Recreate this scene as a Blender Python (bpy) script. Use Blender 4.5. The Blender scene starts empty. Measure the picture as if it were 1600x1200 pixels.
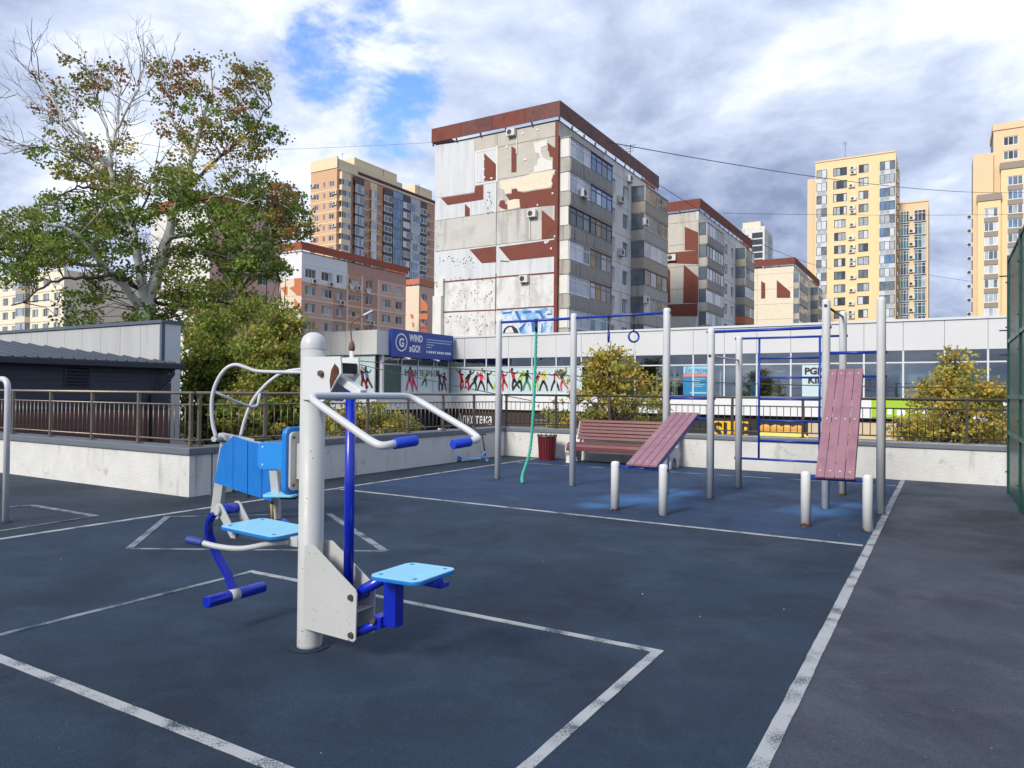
import bpy, bmesh, math, random
import numpy as np
from mathutils import Matrix, Vector

# ------------------------------------------------------------------ camera
F_PX, EYE = 1130.0, 1.5
PITCH, ROLL, YAW = math.atan(14 / F_PX), 0.00976, math.radians(30.9)
scene = bpy.context.scene
COL = scene.collection

def ray(px, py):
    """direction of a photo pixel (1600x1200), used to read sizes off the photo while laying out the place"""
    x, y = (px - 800) / F_PX, (py - 600) / F_PX
    c, s = math.cos(ROLL), math.sin(ROLL)
    x, y = c * x + s * y, -s * x + c * y
    d = (x, math.cos(PITCH) + y * math.sin(PITCH), -y * math.cos(PITCH) + math.sin(PITCH))
    return (d[0] * math.cos(YAW) - d[1] * math.sin(YAW), d[0] * math.sin(YAW) + d[1] * math.cos(YAW), d[2])
def at(px, py, D):
    d = ray(px, py); return Vector((d[0] * D, d[1] * D, EYE + d[2] * D))
def onx(px, py, x):
    d = ray(px, py); k = x / d[0]; return Vector((x, d[1] * k, EYE + d[2] * k))
def ony(px, py, y):
    d = ray(px, py); k = y / d[1]; return Vector((d[0] * k, y, EYE + d[2] * k))
def onz(px, py, z=0.0):
    d = ray(px, py); k = (z - EYE) / d[2]; return Vector((d[0] * k, d[1] * k, z))
def zat(x, y, px, py):
    d = ray(px, py); return EYE + math.hypot(x, y) / math.hypot(d[0], d[1]) * d[2]

cam_data = bpy.data.cameras.new('camera')
cam = bpy.data.objects.new('camera', cam_data)
COL.objects.link(cam)
cam_data.sensor_width = 36.0
cam_data.lens = 36.0 * F_PX / 1600.0
cam_data.clip_start, cam_data.clip_end = 0.05, 3000.0
_c = Vector(ray(800, 600)); _r = (Vector(ray(801, 600)) - _c).normalized(); _u = (Vector(ray(800, 599)) - _c).normalized()
_b = -_c.normalized()
cam.matrix_world = Matrix(((_r.x, _u.x, _b.x, 0), (_r.y, _u.y, _b.y, 0), (_r.z, _u.z, _b.z, EYE), (0, 0, 0, 1)))
scene.camera = cam

# ------------------------------------------------------------------ sun, sky, exposure
SUN_EL, SUN_H = math.radians(34), Vector((-0.16, -0.987, 0)).normalized()
sd = bpy.data.lights.new('sun', 'SUN'); sd.energy = 2.05; sd.angle = math.radians(16); sd.color = (1.0, 0.93, 0.82)
sun = bpy.data.objects.new('sun', sd); COL.objects.link(sun)
sun_dir = SUN_H * math.cos(SUN_EL) + Vector((0, 0, math.sin(SUN_EL)))
sun.rotation_euler = sun_dir.to_track_quat('Z', 'Y').to_euler()

world = bpy.data.worlds.new('World'); scene.world = world; world.use_nodes = True
def build_sky():
    nt = world.node_tree; N, L = nt.nodes, nt.links
    N.clear()
    out = N.new('ShaderNodeOutputWorld'); bg = N.new('ShaderNodeBackground'); bg.inputs['Strength'].default_value = 0.15
    L.new(bg.outputs[0], out.inputs[0])
    sky = N.new('ShaderNodeTexSky'); sky.sky_type = 'NISHITA'; sky.sun_disc = False
    sky.sun_elevation = SUN_EL; sky.sun_rotation = math.atan2(SUN_H.x, SUN_H.y)
    sky.air_density = 1.0; sky.dust_density = 0.3; sky.ozone_density = 2.5
    tc = N.new('ShaderNodeTexCoord'); sep = N.new('ShaderNodeSeparateXYZ'); L.new(tc.outputs['Generated'], sep.inputs[0])
    def math_(op, a, b=None, c=None, clamp=False):
        n = N.new('ShaderNodeMath'); n.operation = op; n.use_clamp = clamp
        for i, v in enumerate((a, b, c)):
            if v is None: continue
            if isinstance(v, (int, float)): n.inputs[i].default_value = v
            else: L.new(v, n.inputs[i])
        return n.outputs[0]
    zc = math_('ADD', math_('MAXIMUM', sep.outputs[2], 0.0), 0.30)
    cx = math_('DIVIDE', sep.outputs[0], zc); cy = math_('DIVIDE', sep.outputs[1], zc)
    cmb = N.new('ShaderNodeCombineXYZ'); L.new(cx, cmb.inputs[0]); L.new(cy, cmb.inputs[1])
    def noise(scale, detail, rough, dist, off):
        mp = N.new('ShaderNodeMapping'); mp.inputs['Location'].default_value = off; L.new(cmb.outputs[0], mp.inputs[0])
        n = N.new('ShaderNodeTexNoise'); n.inputs['Scale'].default_value = scale; n.inputs['Detail'].default_value = detail
        n.inputs['Roughness'].default_value = rough; n.inputs['Distortion'].default_value = dist
        L.new(mp.outputs[0], n.inputs[0]); return n.outputs[0]
    def lobe(px, py, inner, outer):      # 1 round one direction of the sky, falling to 0
        d = Vector(ray(px, py)).normalized()
        dot = N.new('ShaderNodeVectorMath'); dot.operation = 'DOT_PRODUCT'; dot.inputs[1].default_value = d
        L.new(tc.outputs['Generated'], dot.inputs[0])
        m = N.new('ShaderNodeMapRange'); m.interpolation_type = 'SMOOTHERSTEP'
        m.inputs[1].default_value = math.cos(math.radians(outer)); m.inputs[2].default_value = math.cos(math.radians(inner))
        L.new(dot.outputs['Value'], m.inputs[0]); return m.outputs[0]
    n1 = noise(2.6, 6, 0.58, 0.30, (3.1, 7.7, 0)); n2 = noise(1.0, 4, 0.55, 0.3, (11.3, 2.2, 0)); n3 = noise(7.0, 5, 0.62, 0.2, (1.0, 5.0, 0))
    # cover: closed cloud with one ragged opening
    hole = math_('ADD', math_('MULTIPLY', lobe(565, 100, 0, 9.0), 0.66), math_('ADD', math_('MULTIPLY', lobe(640, 70, 0, 6), 0.20), math_('MULTIPLY', lobe(640, 190, 0, 4.5), 0.30)))
    c0 = math_('ADD', math_('MULTIPLY', math_('SUBTRACT', n1, 0.5), 2.6), math_('MULTIPLY', math_('SUBTRACT', n3, 0.5), 1.6))
    cov = math_('SUBTRACT', math_('ADD', c0, 1.24), hole)
    cr = N.new('ShaderNodeMapRange'); cr.interpolation_type = 'SMOOTHSTEP'
    cr.inputs[1].default_value = 0.06; cr.inputs[2].default_value = 0.66; L.new(cov, cr.inputs[0])
    # brightness of the cloud
    b = math_('ADD', math_('MULTIPLY', math_('SUBTRACT', n2, 0.5), 0.80), math_('MULTIPLY', math_('SUBTRACT', n1, 0.5), 1.35))
    b = math_('ADD', b, math_('MULTIPLY', math_('SUBTRACT', n3, 0.5), 0.46))
    b = math_('ADD', b, 0.46)
    b = math_('ADD', b, math_('MULTIPLY', lobe(1640, 120, 0, 20), 0.30))
    b = math_('ADD', b, math_('MULTIPLY', lobe(360, 150, 0, 20), 0.16))
    b = math_('SUBTRACT', b, math_('MULTIPLY', lobe(1490, 390, 0, 17), 0.30))
    b = math_('SUBTRACT', b, math_('MULTIPLY', lobe(1080, 260, 0, 14), 0.02))
    ramp = N.new('ShaderNodeValToRGB'); L.new(b, ramp.inputs[0])
    e = ramp.color_ramp.elements
    e[0].position = 0.12; e[0].color = (0.16, 0.20, 0.31, 1)
    e[1].position = 0.90; e[1].color = (0.70, 0.72, 0.76, 1)
    k = e.new(0.38); k.color = (0.28, 0.33, 0.45, 1)
    k = e.new(0.60); k.color = (0.42, 0.47, 0.59, 1)
    mul = N.new('ShaderNodeVectorMath'); mul.operation = 'SCALE'; mul.inputs[3].default_value = 1.0 / 0.15; L.new(ramp.outputs[0], mul.inputs[0])
    gain = N.new('ShaderNodeVectorMath'); gain.operation = 'MULTIPLY'; gain.inputs[1].default_value = (0.72, 0.86, 1.10); L.new(sky.outputs[0], gain.inputs[0])
    mix = N.new('ShaderNodeMix'); mix.data_type = 'RGBA'
    L.new(cr.outputs[0], mix.inputs['Factor']); L.new(gain.outputs[0], mix.inputs['A']); L.new(mul.outputs[0], mix.inputs['B'])
    L.new(mix.outputs['Result'], bg.inputs[0])
build_sky()
world.cycles.sampling_method = 'MANUAL'; world.cycles.sample_map_resolution = 256
vs = scene.view_settings
vs.view_transform = 'Standard'; vs.look = 'None'; vs.exposure = 0.84; vs.gamma = 1.0; vs.use_curve_mapping = False
cy = scene.cycles; cy.max_bounces = 5; cy.diffuse_bounces = 3; cy.glossy_bounces = 2; cy.transmission_bounces = 3; cy.transparent_max_bounces = 8
cy.caustics_reflective = False; cy.caustics_refractive = False
try: scene.cycles.use_denoising = True
except Exception: pass

# ------------------------------------------------------------------ materials
def lin(r, g, b):
    f = lambda c: (c / 255 / 12.92) if c / 255 <= 0.04045 else ((c / 255 + 0.055) / 1.055) ** 2.4
    return (f(r), f(g), f(b))
MATS = {}
def mat(name, col, rough=0.6, var=0.12, scale=6.0, bump=0.0, bscale=60.0, metal=0.0, spec=0.5, col2=None, blotch=None,
        stretch=None, streak=None, coat=0.0):
    """plain procedural surface: base colour, noise variation, optional second colour in blotches, optional vertical streaks, bump"""
    if name in MATS: return MATS[name]
    m = bpy.data.materials.new(name); m.use_nodes = True; MATS[name] = m
    nt = m.node_tree; N, L = nt.nodes, nt.links
    p = N['Principled BSDF']; p.inputs['Roughness'].default_value = rough; p.inputs['Metallic'].default_value = metal
    p.inputs['Specular IOR Level'].default_value = spec
    if coat: p.inputs['Coat Weight'].default_value = coat; p.inputs['Coat Roughness'].default_value = 0.15
    tc = N.new('ShaderNodeNewGeometry').outputs['Position']
    def nz(sc, det, st=None, rgh=0.6):
        v = tc
        if st:
            mp = N.new('ShaderNodeMapping'); mp.inputs['Scale'].default_value = st; L.new(v, mp.inputs[0]); v = mp.outputs[0]
        n = N.new('ShaderNodeTexNoise'); n.inputs['Scale'].default_value = sc; n.inputs['Detail'].default_value = det
        n.inputs['Roughness'].default_value = rgh; L.new(v, n.inputs[0]); return n.outputs[0]
    def mixc(fac, a, b, mode='MIX'):
        x = N.new('ShaderNodeMix'); x.data_type = 'RGBA'; x.blend_type = mode
        for s_, v in (('Factor', fac), ('A', a), ('B', b)):
            if hasattr(v, 'links'): L.new(v, x.inputs[s_])
            elif s_ == 'Factor': x.inputs[s_].default_value = v
            else: x.inputs[s_].default_value = (*v, 1)
        return x.outputs['Result']
    def rng(v, a, b, c=0.0, d=1.0):
        r = N.new('ShaderNodeMapRange'); r.inputs[1].default_value = a; r.inputs[2].default_value = b
        r.inputs[3].default_value = c; r.inputs[4].default_value = d; L.new(v, r.inputs[0]); return r.outputs[0]
    lo = tuple(c * (1 - var) for c in col); hi = tuple(min(1, c * (1 + var)) for c in col)
    c = mixc(rng(nz(scale, 6, stretch), 0.3, 0.7), lo, hi)
    if col2 is not None:
        sc2, a, b = blotch or (1.5, 0.52, 0.60)
        c = mixc(rng(nz(sc2, 8, None, 0.65), a, b), c, col2)
    if streak is not None:
        scol, sc3, a, b = streak
        c = mixc(rng(nz(sc3, 5, (1, 1, 0.12)), a, b), c, scol)
    L.new(c, p.inputs['Base Color'])
    L.new(rng(nz(scale * 2.3, 4), 0.3, 0.7, max(0, rough - 0.08), min(1, rough + 0.08)), p.inputs['Roughness'])
    if bump:
        bn = N.new('ShaderNodeBump'); bn.inputs['Strength'].default_value = bump; bn.inputs['Distance'].default_value = 0.02
        L.new(nz(bscale, 3), bn.inputs['Height']); L.new(bn.outputs[0], p.inputs['Normal'])
    return m
def leaf_mat(name):
    m = bpy.data.materials.new(name); m.use_nodes = True; nt = m.node_tree; N, L = nt.nodes, nt.links
    p = N['Principled BSDF']; p.inputs['Roughness'].default_value = 0.55; p.inputs['Specular IOR Level'].default_value = 0.3
    a = N.new('ShaderNodeAttribute'); a.attribute_name = 'leaf_colour'
    L.new(a.outputs['Color'], p.inputs['Base Color'])
    t = N.new('ShaderNodeBsdfTranslucent'); L.new(a.outputs['Color'], t.inputs[0])
    mx = N.new('ShaderNodeMixShader'); mx.inputs[0].default_value = 0.42
    L.new(p.outputs[0], mx.inputs[1]); L.new(t.outputs[0], mx.inputs[2]); L.new(mx.outputs[0], N['Material Output'].inputs[0])
    MATS[name] = m; return m
def glass_mat(name, tint=(0.75, 0.85, 0.88), refl=0.25):
    m = bpy.data.materials.new(name); m.use_nodes = True; nt = m.node_tree; N, L = nt.nodes, nt.links
    N.remove(N['Principled BSDF'])
    tr = N.new('ShaderNodeBsdfTransparent'); tr.inputs[0].default_value = (*tint, 1)
    gl = N.new('ShaderNodeBsdfGlossy'); gl.inputs['Roughness'].default_value = 0.02; gl.inputs[0].default_value = (0.9, 0.95, 1, 1)
    fr = N.new('ShaderNodeFresnel'); fr.inputs[0].default_value = 1.6
    ad = N.new('ShaderNodeMath'); ad.operation = 'ADD'; ad.use_clamp = True; ad.inputs[1].default_value = refl; L.new(fr.outputs[0], ad.inputs[0])
    mx = N.new('ShaderNodeMixShader'); L.new(ad.outputs[0], mx.inputs[0]); L.new(tr.outputs[0], mx.inputs[1]); L.new(gl.outputs[0], mx.inputs[2])
    L.new(mx.outputs[0], N['Material Output'].inputs[0]); MATS[name] = m; return m

def floor_mat(name, col, patch, pale, worn=()):
    """worn rubber or asphalt: fine grain, broad wear patches, small pale specks"""
    m = bpy.data.materials.new(name); m.use_nodes = True; MATS[name] = m
    nt = m.node_tree; N, L = nt.nodes, nt.links; p = N['Principled BSDF']
    tc = N.new('ShaderNodeNewGeometry').outputs['Position']
    def nz(sc, det, rg=0.6, off=(0, 0, 0), st=(1, 1, 1)):
        mp = N.new('ShaderNodeMapping'); mp.inputs['Location'].default_value = off; mp.inputs['Scale'].default_value = st; L.new(tc, mp.inputs[0])
        n = N.new('ShaderNodeTexNoise'); n.inputs['Scale'].default_value = sc; n.inputs['Detail'].default_value = det
        n.inputs['Roughness'].default_value = rg; n.inputs['Distortion'].default_value = 0.4; L.new(mp.outputs[0], n.inputs[0]); return n.outputs[0]
    def rng(v, a, b, c=0.0, d=1.0):
        r = N.new('ShaderNodeMapRange'); r.inputs[1].default_value = a; r.inputs[2].default_value = b
        r.inputs[3].default_value = c; r.inputs[4].default_value = d; L.new(v, r.inputs[0]); return r.outputs[0]
    def mixc(fac, a, b):
        x = N.new('ShaderNodeMix'); x.data_type = 'RGBA'; L.new(fac, x.inputs['Factor'])
        for s_, v in (('A', a), ('B', b)):
            if hasattr(v, 'links'): L.new(v, x.inputs[s_])
            else: x.inputs[s_].default_value = (*v, 1)
        return x.outputs['Result']
    c = mixc(rng(nz(0.75, 8, 0.66), 0.44, 0.62), col, patch)
    c = mixc(rng(nz(1.7, 9, 0.7, (4, 9, 0)), 0.50, 0.74, 0, 0.65), c, pale)
    for wx, wy_, wr in worn:                               # faded areas where feet land
        vd = N.new('ShaderNodeVectorMath'); vd.operation = 'DISTANCE'; vd.inputs[1].default_value = (wx, wy_, 0.004); L.new(tc, vd.inputs[0])
        nn = N.new('ShaderNodeMath'); nn.operation = 'MULTIPLY_ADD'; nn.inputs[1].default_value = wr*1.1; L.new(nz(2.6, 7, 0.65, (wx, wy_, 0)), nn.inputs[0]); L.new(vd.outputs['Value'], nn.inputs[2])
        c = mixc(rng(nn.outputs[0], wr*1.65, wr*0.75, 0.0, 0.85), c, lin(66, 118, 172))
    grain = nz(110, 4, 0.8, (2, 2, 0)); g = rng(grain, 0.3, 0.75, 0.45, 1.6)
    mm = N.new('ShaderNodeMix'); mm.data_type = 'RGBA'; mm.blend_type = 'MULTIPLY'; mm.inputs['Factor'].default_value = 1.0
    L.new(c, mm.inputs['A']); L.new(g, mm.inputs['B']); c = mm.outputs['Result']
    c = mixc(rng(nz(38, 2, 0.5, (7, 1, 0)), 0.765, 0.80, 0, 0.7), c, tuple(x * 4 for x in pale))
    L.new(c, p.inputs['Base Color'])
    L.new(rng(nz(0.8, 6, 0.6, (1, 3, 0)), 0.35, 0.68, 0.62, 0.86), p.inputs['Roughness'])
    p.inputs['Specular IOR Level'].default_value = 0.32
    bn = N.new('ShaderNodeBump'); bn.inputs['Strength'].default_value = 0.9; bn.inputs['Distance'].default_value = 0.008
    L.new(nz(150, 4, 0.7), bn.inputs['Height']); L.new(bn.outputs[0], p.inputs['Normal'])
    return m
def line_mat(name, paint, under, wear):
    m = bpy.data.materials.new(name); m.use_nodes = True; MATS[name] = m
    nt = m.node_tree; N, L = nt.nodes, nt.links; p = N['Principled BSDF']; p.inputs['Roughness'].default_value = 0.75
    tc = N.new('ShaderNodeNewGeometry').outputs['Position']
    n = N.new('ShaderNodeTexNoise'); n.inputs['Scale'].default_value = 120; n.inputs['Detail'].default_value = 6; n.inputs['Roughness'].default_value = 0.75; L.new(tc, n.inputs[0])
    n2 = N.new('ShaderNodeTexNoise'); n2.inputs['Scale'].default_value = 5; n2.inputs['Detail'].default_value = 6; L.new(tc, n2.inputs[0])
    ad = N.new('ShaderNodeMath'); ad.operation = 'MULTIPLY_ADD'; ad.inputs[1].default_value = 0.75; L.new(n2.outputs[0], ad.inputs[0]); L.new(n.outputs[0], ad.inputs[2])
    r = N.new('ShaderNodeMapRange'); r.inputs[1].default_value = wear - 0.05; r.inputs[2].default_value = wear + 0.07; L.new(ad.outputs[0], r.inputs[0])
    x = N.new('ShaderNodeMix'); x.data_type = 'RGBA'; L.new(r.outputs[0], x.inputs['Factor'])
    x.inputs['A'].default_value = (*paint, 1); x.inputs['B'].default_value = (*under, 1); L.new(x.outputs['Result'], p.inputs['Base Color'])
    return m

# ------------------------------------------------------------------ mesh helpers
class MB:
    """collects faces; build() links them as ONE mesh object"""
    def __init__(s): s.v, s.f, s.m, s.sm = [], [], [], []
    def quad(s, a, b, c, d, m=0):
        i = len(s.v); s.v += [tuple(a), tuple(b), tuple(c), tuple(d)]; s.f.append((i, i+1, i+2, i+3)); s.m.append(m); s.sm.append(False)
    def box(s, x0, x1, y0, y1, z0, z1, m=0):
        if x0 > x1: x0, x1 = x1, x0
        if y0 > y1: y0, y1 = y1, y0
        if z0 > z1: z0, z1 = z1, z0
        i = len(s.v)
        s.v += [(x0,y0,z0),(x1,y0,z0),(x1,y1,z0),(x0,y1,z0),(x0,y0,z1),(x1,y0,z1),(x1,y1,z1),(x0,y1,z1)]
        for q in ((0,3,2,1),(4,5,6,7),(0,1,5,4),(1,2,6,5),(2,3,7,6),(3,0,4,7)):
            s.f.append(tuple(i+k for k in q)); s.m.append(m); s.sm.append(False)
        return s
    def beam(s, a, b, w, h, m=0, up=(0,0,1), side=None):
        """box bar from a to b, w across, h in the up direction"""
        a, b = Vector(a), Vector(b); d = (b - a).normalized(); u = Vector(up)
        r = d.cross(u); 
        if r.length < 1e-4: r = d.cross(Vector((0, 1, 0)))
        r.normalize(); u = r.cross(d)
        i = len(s.v)
        for p in (a, b):
            for q in ((-1,-1),(1,-1),(1,1),(-1,1)): s.v.append(tuple(p + r*(q[0]*w/2) + u*(q[1]*h/2)))
        for q in ((0,3,2,1),(4,5,6,7),(0,1,5,4),(1,2,6,5),(2,3,7,6),(3,0,4,7)):
            s.f.append(tuple(i+k for k in q)); s.m.append(m); s.sm.append(False)
        return s
    def tube(s, pts, r, n=12, m=0, caps=True, r1=None):
        pts = [Vector(p) for p in pts]; k = len(pts); base = len(s.v)
        rad = r if isinstance(r, (list, tuple)) else [r + ((r1 if r1 is not None else r) - r) * i / max(1, k-1) for i in range(k)]
        t0 = (pts[1] - pts[0]).normalized(); ref = Vector((0,0,1)) if abs(t0.z) < 0.9 else Vector((1,0,0))
        nrm = (ref - t0 * ref.dot(t0)).normalized()
        for i, p in enumerate(pts):
            t = (pts[min(i+1,k-1)] - pts[max(i-1,0)]).normalized()
            nrm = (nrm - t * nrm.dot(t)).normalized(); bi = t.cross(nrm)
            for j in range(n):
                a = 2*math.pi*j/n; s.v.append(tuple(p + (nrm*math.cos(a) + bi*math.sin(a)) * rad[i]))
        for i in range(k-1):
            for j in range(n):
                a, b = base+i*n+j, base+i*n+(j+1)%n
                s.f.append((a, b, b+n, a+n)); s.m.append(m); s.sm.append(True)
        if caps:
            s.f.append(tuple(base+j for j in reversed(range(n)))); s.m.append(m); s.sm.append(False)
            s.f.append(tuple(base+(k-1)*n+j for j in range(n))); s.m.append(m); s.sm.append(False)
        return s
    def prism(s, poly, fn, d0, d1, m=0):
        """poly of 2D points; fn(p, d) -> 3D; solid between depths d0 and d1"""
        n = len(poly); i = len(s.v)
        s.v += [tuple(fn(p, d0)) for p in poly] + [tuple(fn(p, d1)) for p in poly]
        s.f.append(tuple(i+k for k in reversed(range(n)))); s.f.append(tuple(i+n+k for k in range(n)))
        s.m += [m, m]; s.sm += [False, False]
        for k in range(n):
            s.f.append((i+k, i+(k+1)%n, i+n+(k+1)%n, i+n+k)); s.m.append(m); s.sm.append(False)
        return s
    def ball(s, c, r, m=0, n=10, k=6, z0=-1.0):
        base = len(s.v); c = Vector(c); rr = r if isinstance(r, (tuple, list)) else (r, r, r)
        for i in range(k+1):
            ph = -math.pi/2 + math.pi*i/k
            ph = max(ph, math.asin(z0))
            for j in range(n):
                th = 2*math.pi*j/n
                s.v.append((c.x+rr[0]*math.cos(ph)*math.cos(th), c.y+rr[1]*math.cos(ph)*math.sin(th), c.z+rr[2]*math.sin(ph)))
        for i in range(k):
            for j in range(n):
                s.f.append((base+i*n+j, base+i*n+(j+1)%n, base+(i+1)*n+(j+1)%n, base+(i+1)*n+j)); s.m.append(m); s.sm.append(True)
        return s
    def lathe(s, c, prof, n=24, m=0):
        base = len(s.v); c = Vector(c)
        for r, z in prof:
            for j in range(n):
                th = 2*math.pi*j/n; s.v.append((c.x+r*math.cos(th), c.y+r*math.sin(th), c.z+z))
        for i in range(len(prof)-1):
            for j in range(n):
                s.f.append((base+i*n+j, base+i*n+(j+1)%n, base+(i+1)*n+(j+1)%n, base+(i+1)*n+j)); s.m.append(m); s.sm.append(True)
        return s
    def mesh(s, name, mats, fix=True, bevel=0.0):
        me = bpy.data.meshes.new(name); me.from_pydata(s.v, [], s.f)
        me.polygons.foreach_set('material_index', s.m); me.polygons.foreach_set('use_smooth', s.sm)
        for x in (mats if isinstance(mats, (list, tuple)) else [mats]): me.materials.append(MATS[x] if isinstance(x, str) else x)
        if fix or bevel:
            bm = bmesh.new(); bm.from_mesh(me)
            if bevel:
                bmesh.ops.remove_doubles(bm, verts=bm.verts, dist=1e-5)
                es = [e for e in bm.edges if len(e.link_faces) == 2 and e.calc_face_angle(0) > 0.6]
                bmesh.ops.bevel(bm, geom=es, offset=bevel, segments=2, affect='EDGES', clamp_overlap=True, profile=0.6)
            bmesh.ops.recalc_face_normals(bm, faces=bm.faces); bm.to_mesh(me); bm.free()
        me.update(); return me
    def build(s, name, mats, parent=None, bevel=0.0, fix=True, loc=None, rotz=0.0):
        return put(name, s.mesh(name, mats, fix, bevel), parent, loc, rotz)
def put(name, me, parent=None, loc=None, rotz=0.0):
    o = bpy.data.objects.new(name, me); COL.objects.link(o)
    if parent is not None: o.parent = parent
    if loc is not None: o.location = loc
    if rotz: o.rotation_euler = (0, 0, rotz)
    return o
def tag(o, label=None, cat=None, group=None, kind=None):
    if label: o['label'] = label
    if cat: o['category'] = cat
    if group: o['group'] = group
    if kind: o['kind'] = kind
    return o
def thing(name, label, cat, loc=(0,0,0), rotz=0.0, group=None):
    o = bpy.data.objects.new(name, None); COL.objects.link(o); o.location = loc; o.rotation_euler = (0,0,rotz); o.empty_display_size = 0.3
    return tag(o, label, cat, group)
CACHE = {}
def shared_box(dx, dy, dz, m):
    k = (round(dx, 3), round(dy, 3), round(dz, 3), m)
    if k not in CACHE: CACHE[k] = MB().box(-dx/2, dx/2, -dy/2, dy/2, 0, dz).mesh('box', m, fix=False)
    return CACHE[k]
def rpoly(w, h, r, n=5):
    """rounded rectangle outline round the origin"""
    out = []
    for cx, cy, a0 in ((w/2-r, h/2-r, 0), (-w/2+r, h/2-r, 90), (-w/2+r, -h/2+r, 180), (w/2-r, -h/2+r, 270)):
        for i in range(n+1):
            a = math.radians(a0 + 90*i/n); out.append((cx + r*math.cos(a), cy + r*math.sin(a)))
    return out
def smooth_path(pts, n=6):
    """Catmull-Rom through the points"""
    P = [Vector(p) for p in pts]; P = [P[0]*2 - P[1]] + P + [P[-1]*2 - P[-2]]; out = []
    for i in range(1, len(P)-2):
        for k in range(n):
            t = k/n; a, b, c, d = P[i-1], P[i], P[i+1], P[i+2]
            out.append(0.5*((2*b) + (c-a)*t + (2*a-5*b+4*c-d)*t*t + (3*b-a-3*c+d)*t**3))
    return out + [P[-2]]
def bend_path(pts, r, n=6):
    """polyline with rounded corners"""
    P = [Vector(p) for p in pts]; out = [P[0]]
    for i in range(1, len(P)-1):
        a, b, c = P[i-1], P[i], P[i+1]; d1, d2 = (a-b), (c-b); k = min(r, d1.length*0.45, d2.length*0.45)
        p0, p2 = b + d1.normalized()*k, b + d2.normalized()*k
        for j in range(n+1):
            t = j/n; out.append(p0*(1-t)**2 + b*2*t*(1-t) + p2*t*t)
    return out + [P[-1]]
FONT_ROT = {'front': Matrix(((1,0,0),(0,0,-1),(0,1,0))), 'right': Matrix(((0,0,1),(1,0,0),(0,1,0)))}
def text_mesh(name, s, size, parent, loc, m, rot='front', extrude=0.012, align='LEFT', bold=0.0, sx=1.0, shear=0.0, depth_parent=None):
    cu = bpy.data.curves.new(name, 'FONT'); cu.body = s; cu.size = size; cu.extrude = extrude; cu.align_x = align; cu.offset = bold; cu.resolution_u = 3; cu.shear = shear
    t = bpy.data.objects.new(name, cu); COL.objects.link(t)
    bpy.context.view_layer.update()
    me = bpy.data.meshes.new_from_object(t.evaluated_get(bpy.context.evaluated_depsgraph_get()))
    bpy.data.objects.remove(t); me.materials.clear(); me.materials.append(MATS[m])
    R = FONT_ROT[rot].to_4x4() @ Matrix.Diagonal((sx, 1, 1, 1))
    me.transform(R); me.update()
    return put(name, me, parent, loc)
random.seed(7); rng_np = np.random.default_rng(11)

STREET = -2.4
def wbuild(mb, name, mats, parent, bevel=0.0, origin=None):
    """mesh given in world coordinates under an unrotated parent; origin = the piece's own origin (world)"""
    pl = Vector(parent.location)
    if parent.parent is not None: pl = pl + Vector(parent.parent.location)
    o = Vector(origin) if origin is not None else Vector(np.mean(np.array(mb.v), axis=0))
    mb.v = [(v[0]-o.x, v[1]-o.y, v[2]-o.z) for v in mb.v]
    return mb.build(name, mats, parent, bevel, loc=o - pl)

# ------------------------------------------------------------------ surfaces
RUB = lin(38, 50, 70); RUBF = lin(48, 68, 102)
floor_mat('rubber_near', lin(39, 57, 77), lin(28, 43, 59), lin(58, 76, 95))
floor_mat('rubber_far', lin(44, 67, 98), lin(33, 53, 80), lin(56, 84, 118), [(*onz(px, py)[:2], r) for px, py, r in ((1010, 782, 0.75), (1285, 800, 0.55), (1060, 770, 0.5), (1335, 790, 0.4), (930, 790, 0.3))])
floor_mat('asphalt_coat', lin(69, 76, 89), lin(52, 58, 70), lin(92, 96, 106))
floor_mat('asphalt_left', lin(45, 58, 72), lin(33, 45, 57), lin(60, 72, 84))
floor_mat('street_asphalt', lin(70, 70, 72), lin(60, 60, 63), lin(84, 84, 86))
line_mat('line_paint', lin(162, 166, 168), lin(44, 56, 70), 0.945)
line_mat('line_paint_worn', lin(132, 140, 146), lin(34, 48, 64), 0.89)
mat('wall_paint', lin(210, 210, 206), 0.85, 0.07, 2.5, 0.45, 40, col2=lin(116, 116, 108), blotch=(3.2, 0.60, 0.84), streak=(lin(132, 130, 120), 5.0, 0.58, 0.82))
mat('coping_metal', lin(112, 118, 126), 0.45, 0.06, 3, metal=0.2)
mat('coping_top', lin(150, 153, 156), 0.5, 0.06, 3, metal=0.1)
mat('rail_steel', lin(128, 116, 104), 0.38, 0.12, 8, metal=0.55)
mat('rail_dark', lin(78, 72, 68), 0.42, 0.12, 8, metal=0.5)
mat('post_grey', lin(208, 210, 211), 0.42, 0.04, 3, 0.04, 90, streak=(lin(166, 166, 164), 7.0, 0.60, 0.85))
mat('cream_grey', lin(182, 184, 182), 0.45, 0.05, 4, 0.06, 90, col2=lin(128, 104, 84), blotch=(16, 0.735, 0.775), streak=(lin(176, 172, 160), 9.0, 0.60, 0.85))
mat('steel_tube', lin(196, 198, 200), 0.40, 0.04, 5)
mat('white_low', lin(214, 216, 216), 0.5, 0.05, 6, 0.06, 60, col2=lin(150, 140, 128), blotch=(9, 0.66, 0.74))
mat('rust', lin(92, 52, 32), 0.9, 0.4, 40, 0.5, 80, col2=lin(46, 34, 30), blotch=(30, 0.5, 0.6))
mat('blue_enamel', lin(8, 36, 170), 0.32, 0.10, 5, 0.03, 60, coat=0.3)
mat('blue_bar', lin(24, 58, 158), 0.35, 0.10, 7)
mat('blue_grip', lin(24, 62, 190), 0.6, 0.1, 12)
mat('navy_grip', lin(40, 62, 140), 0.6, 0.1, 12)
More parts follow.
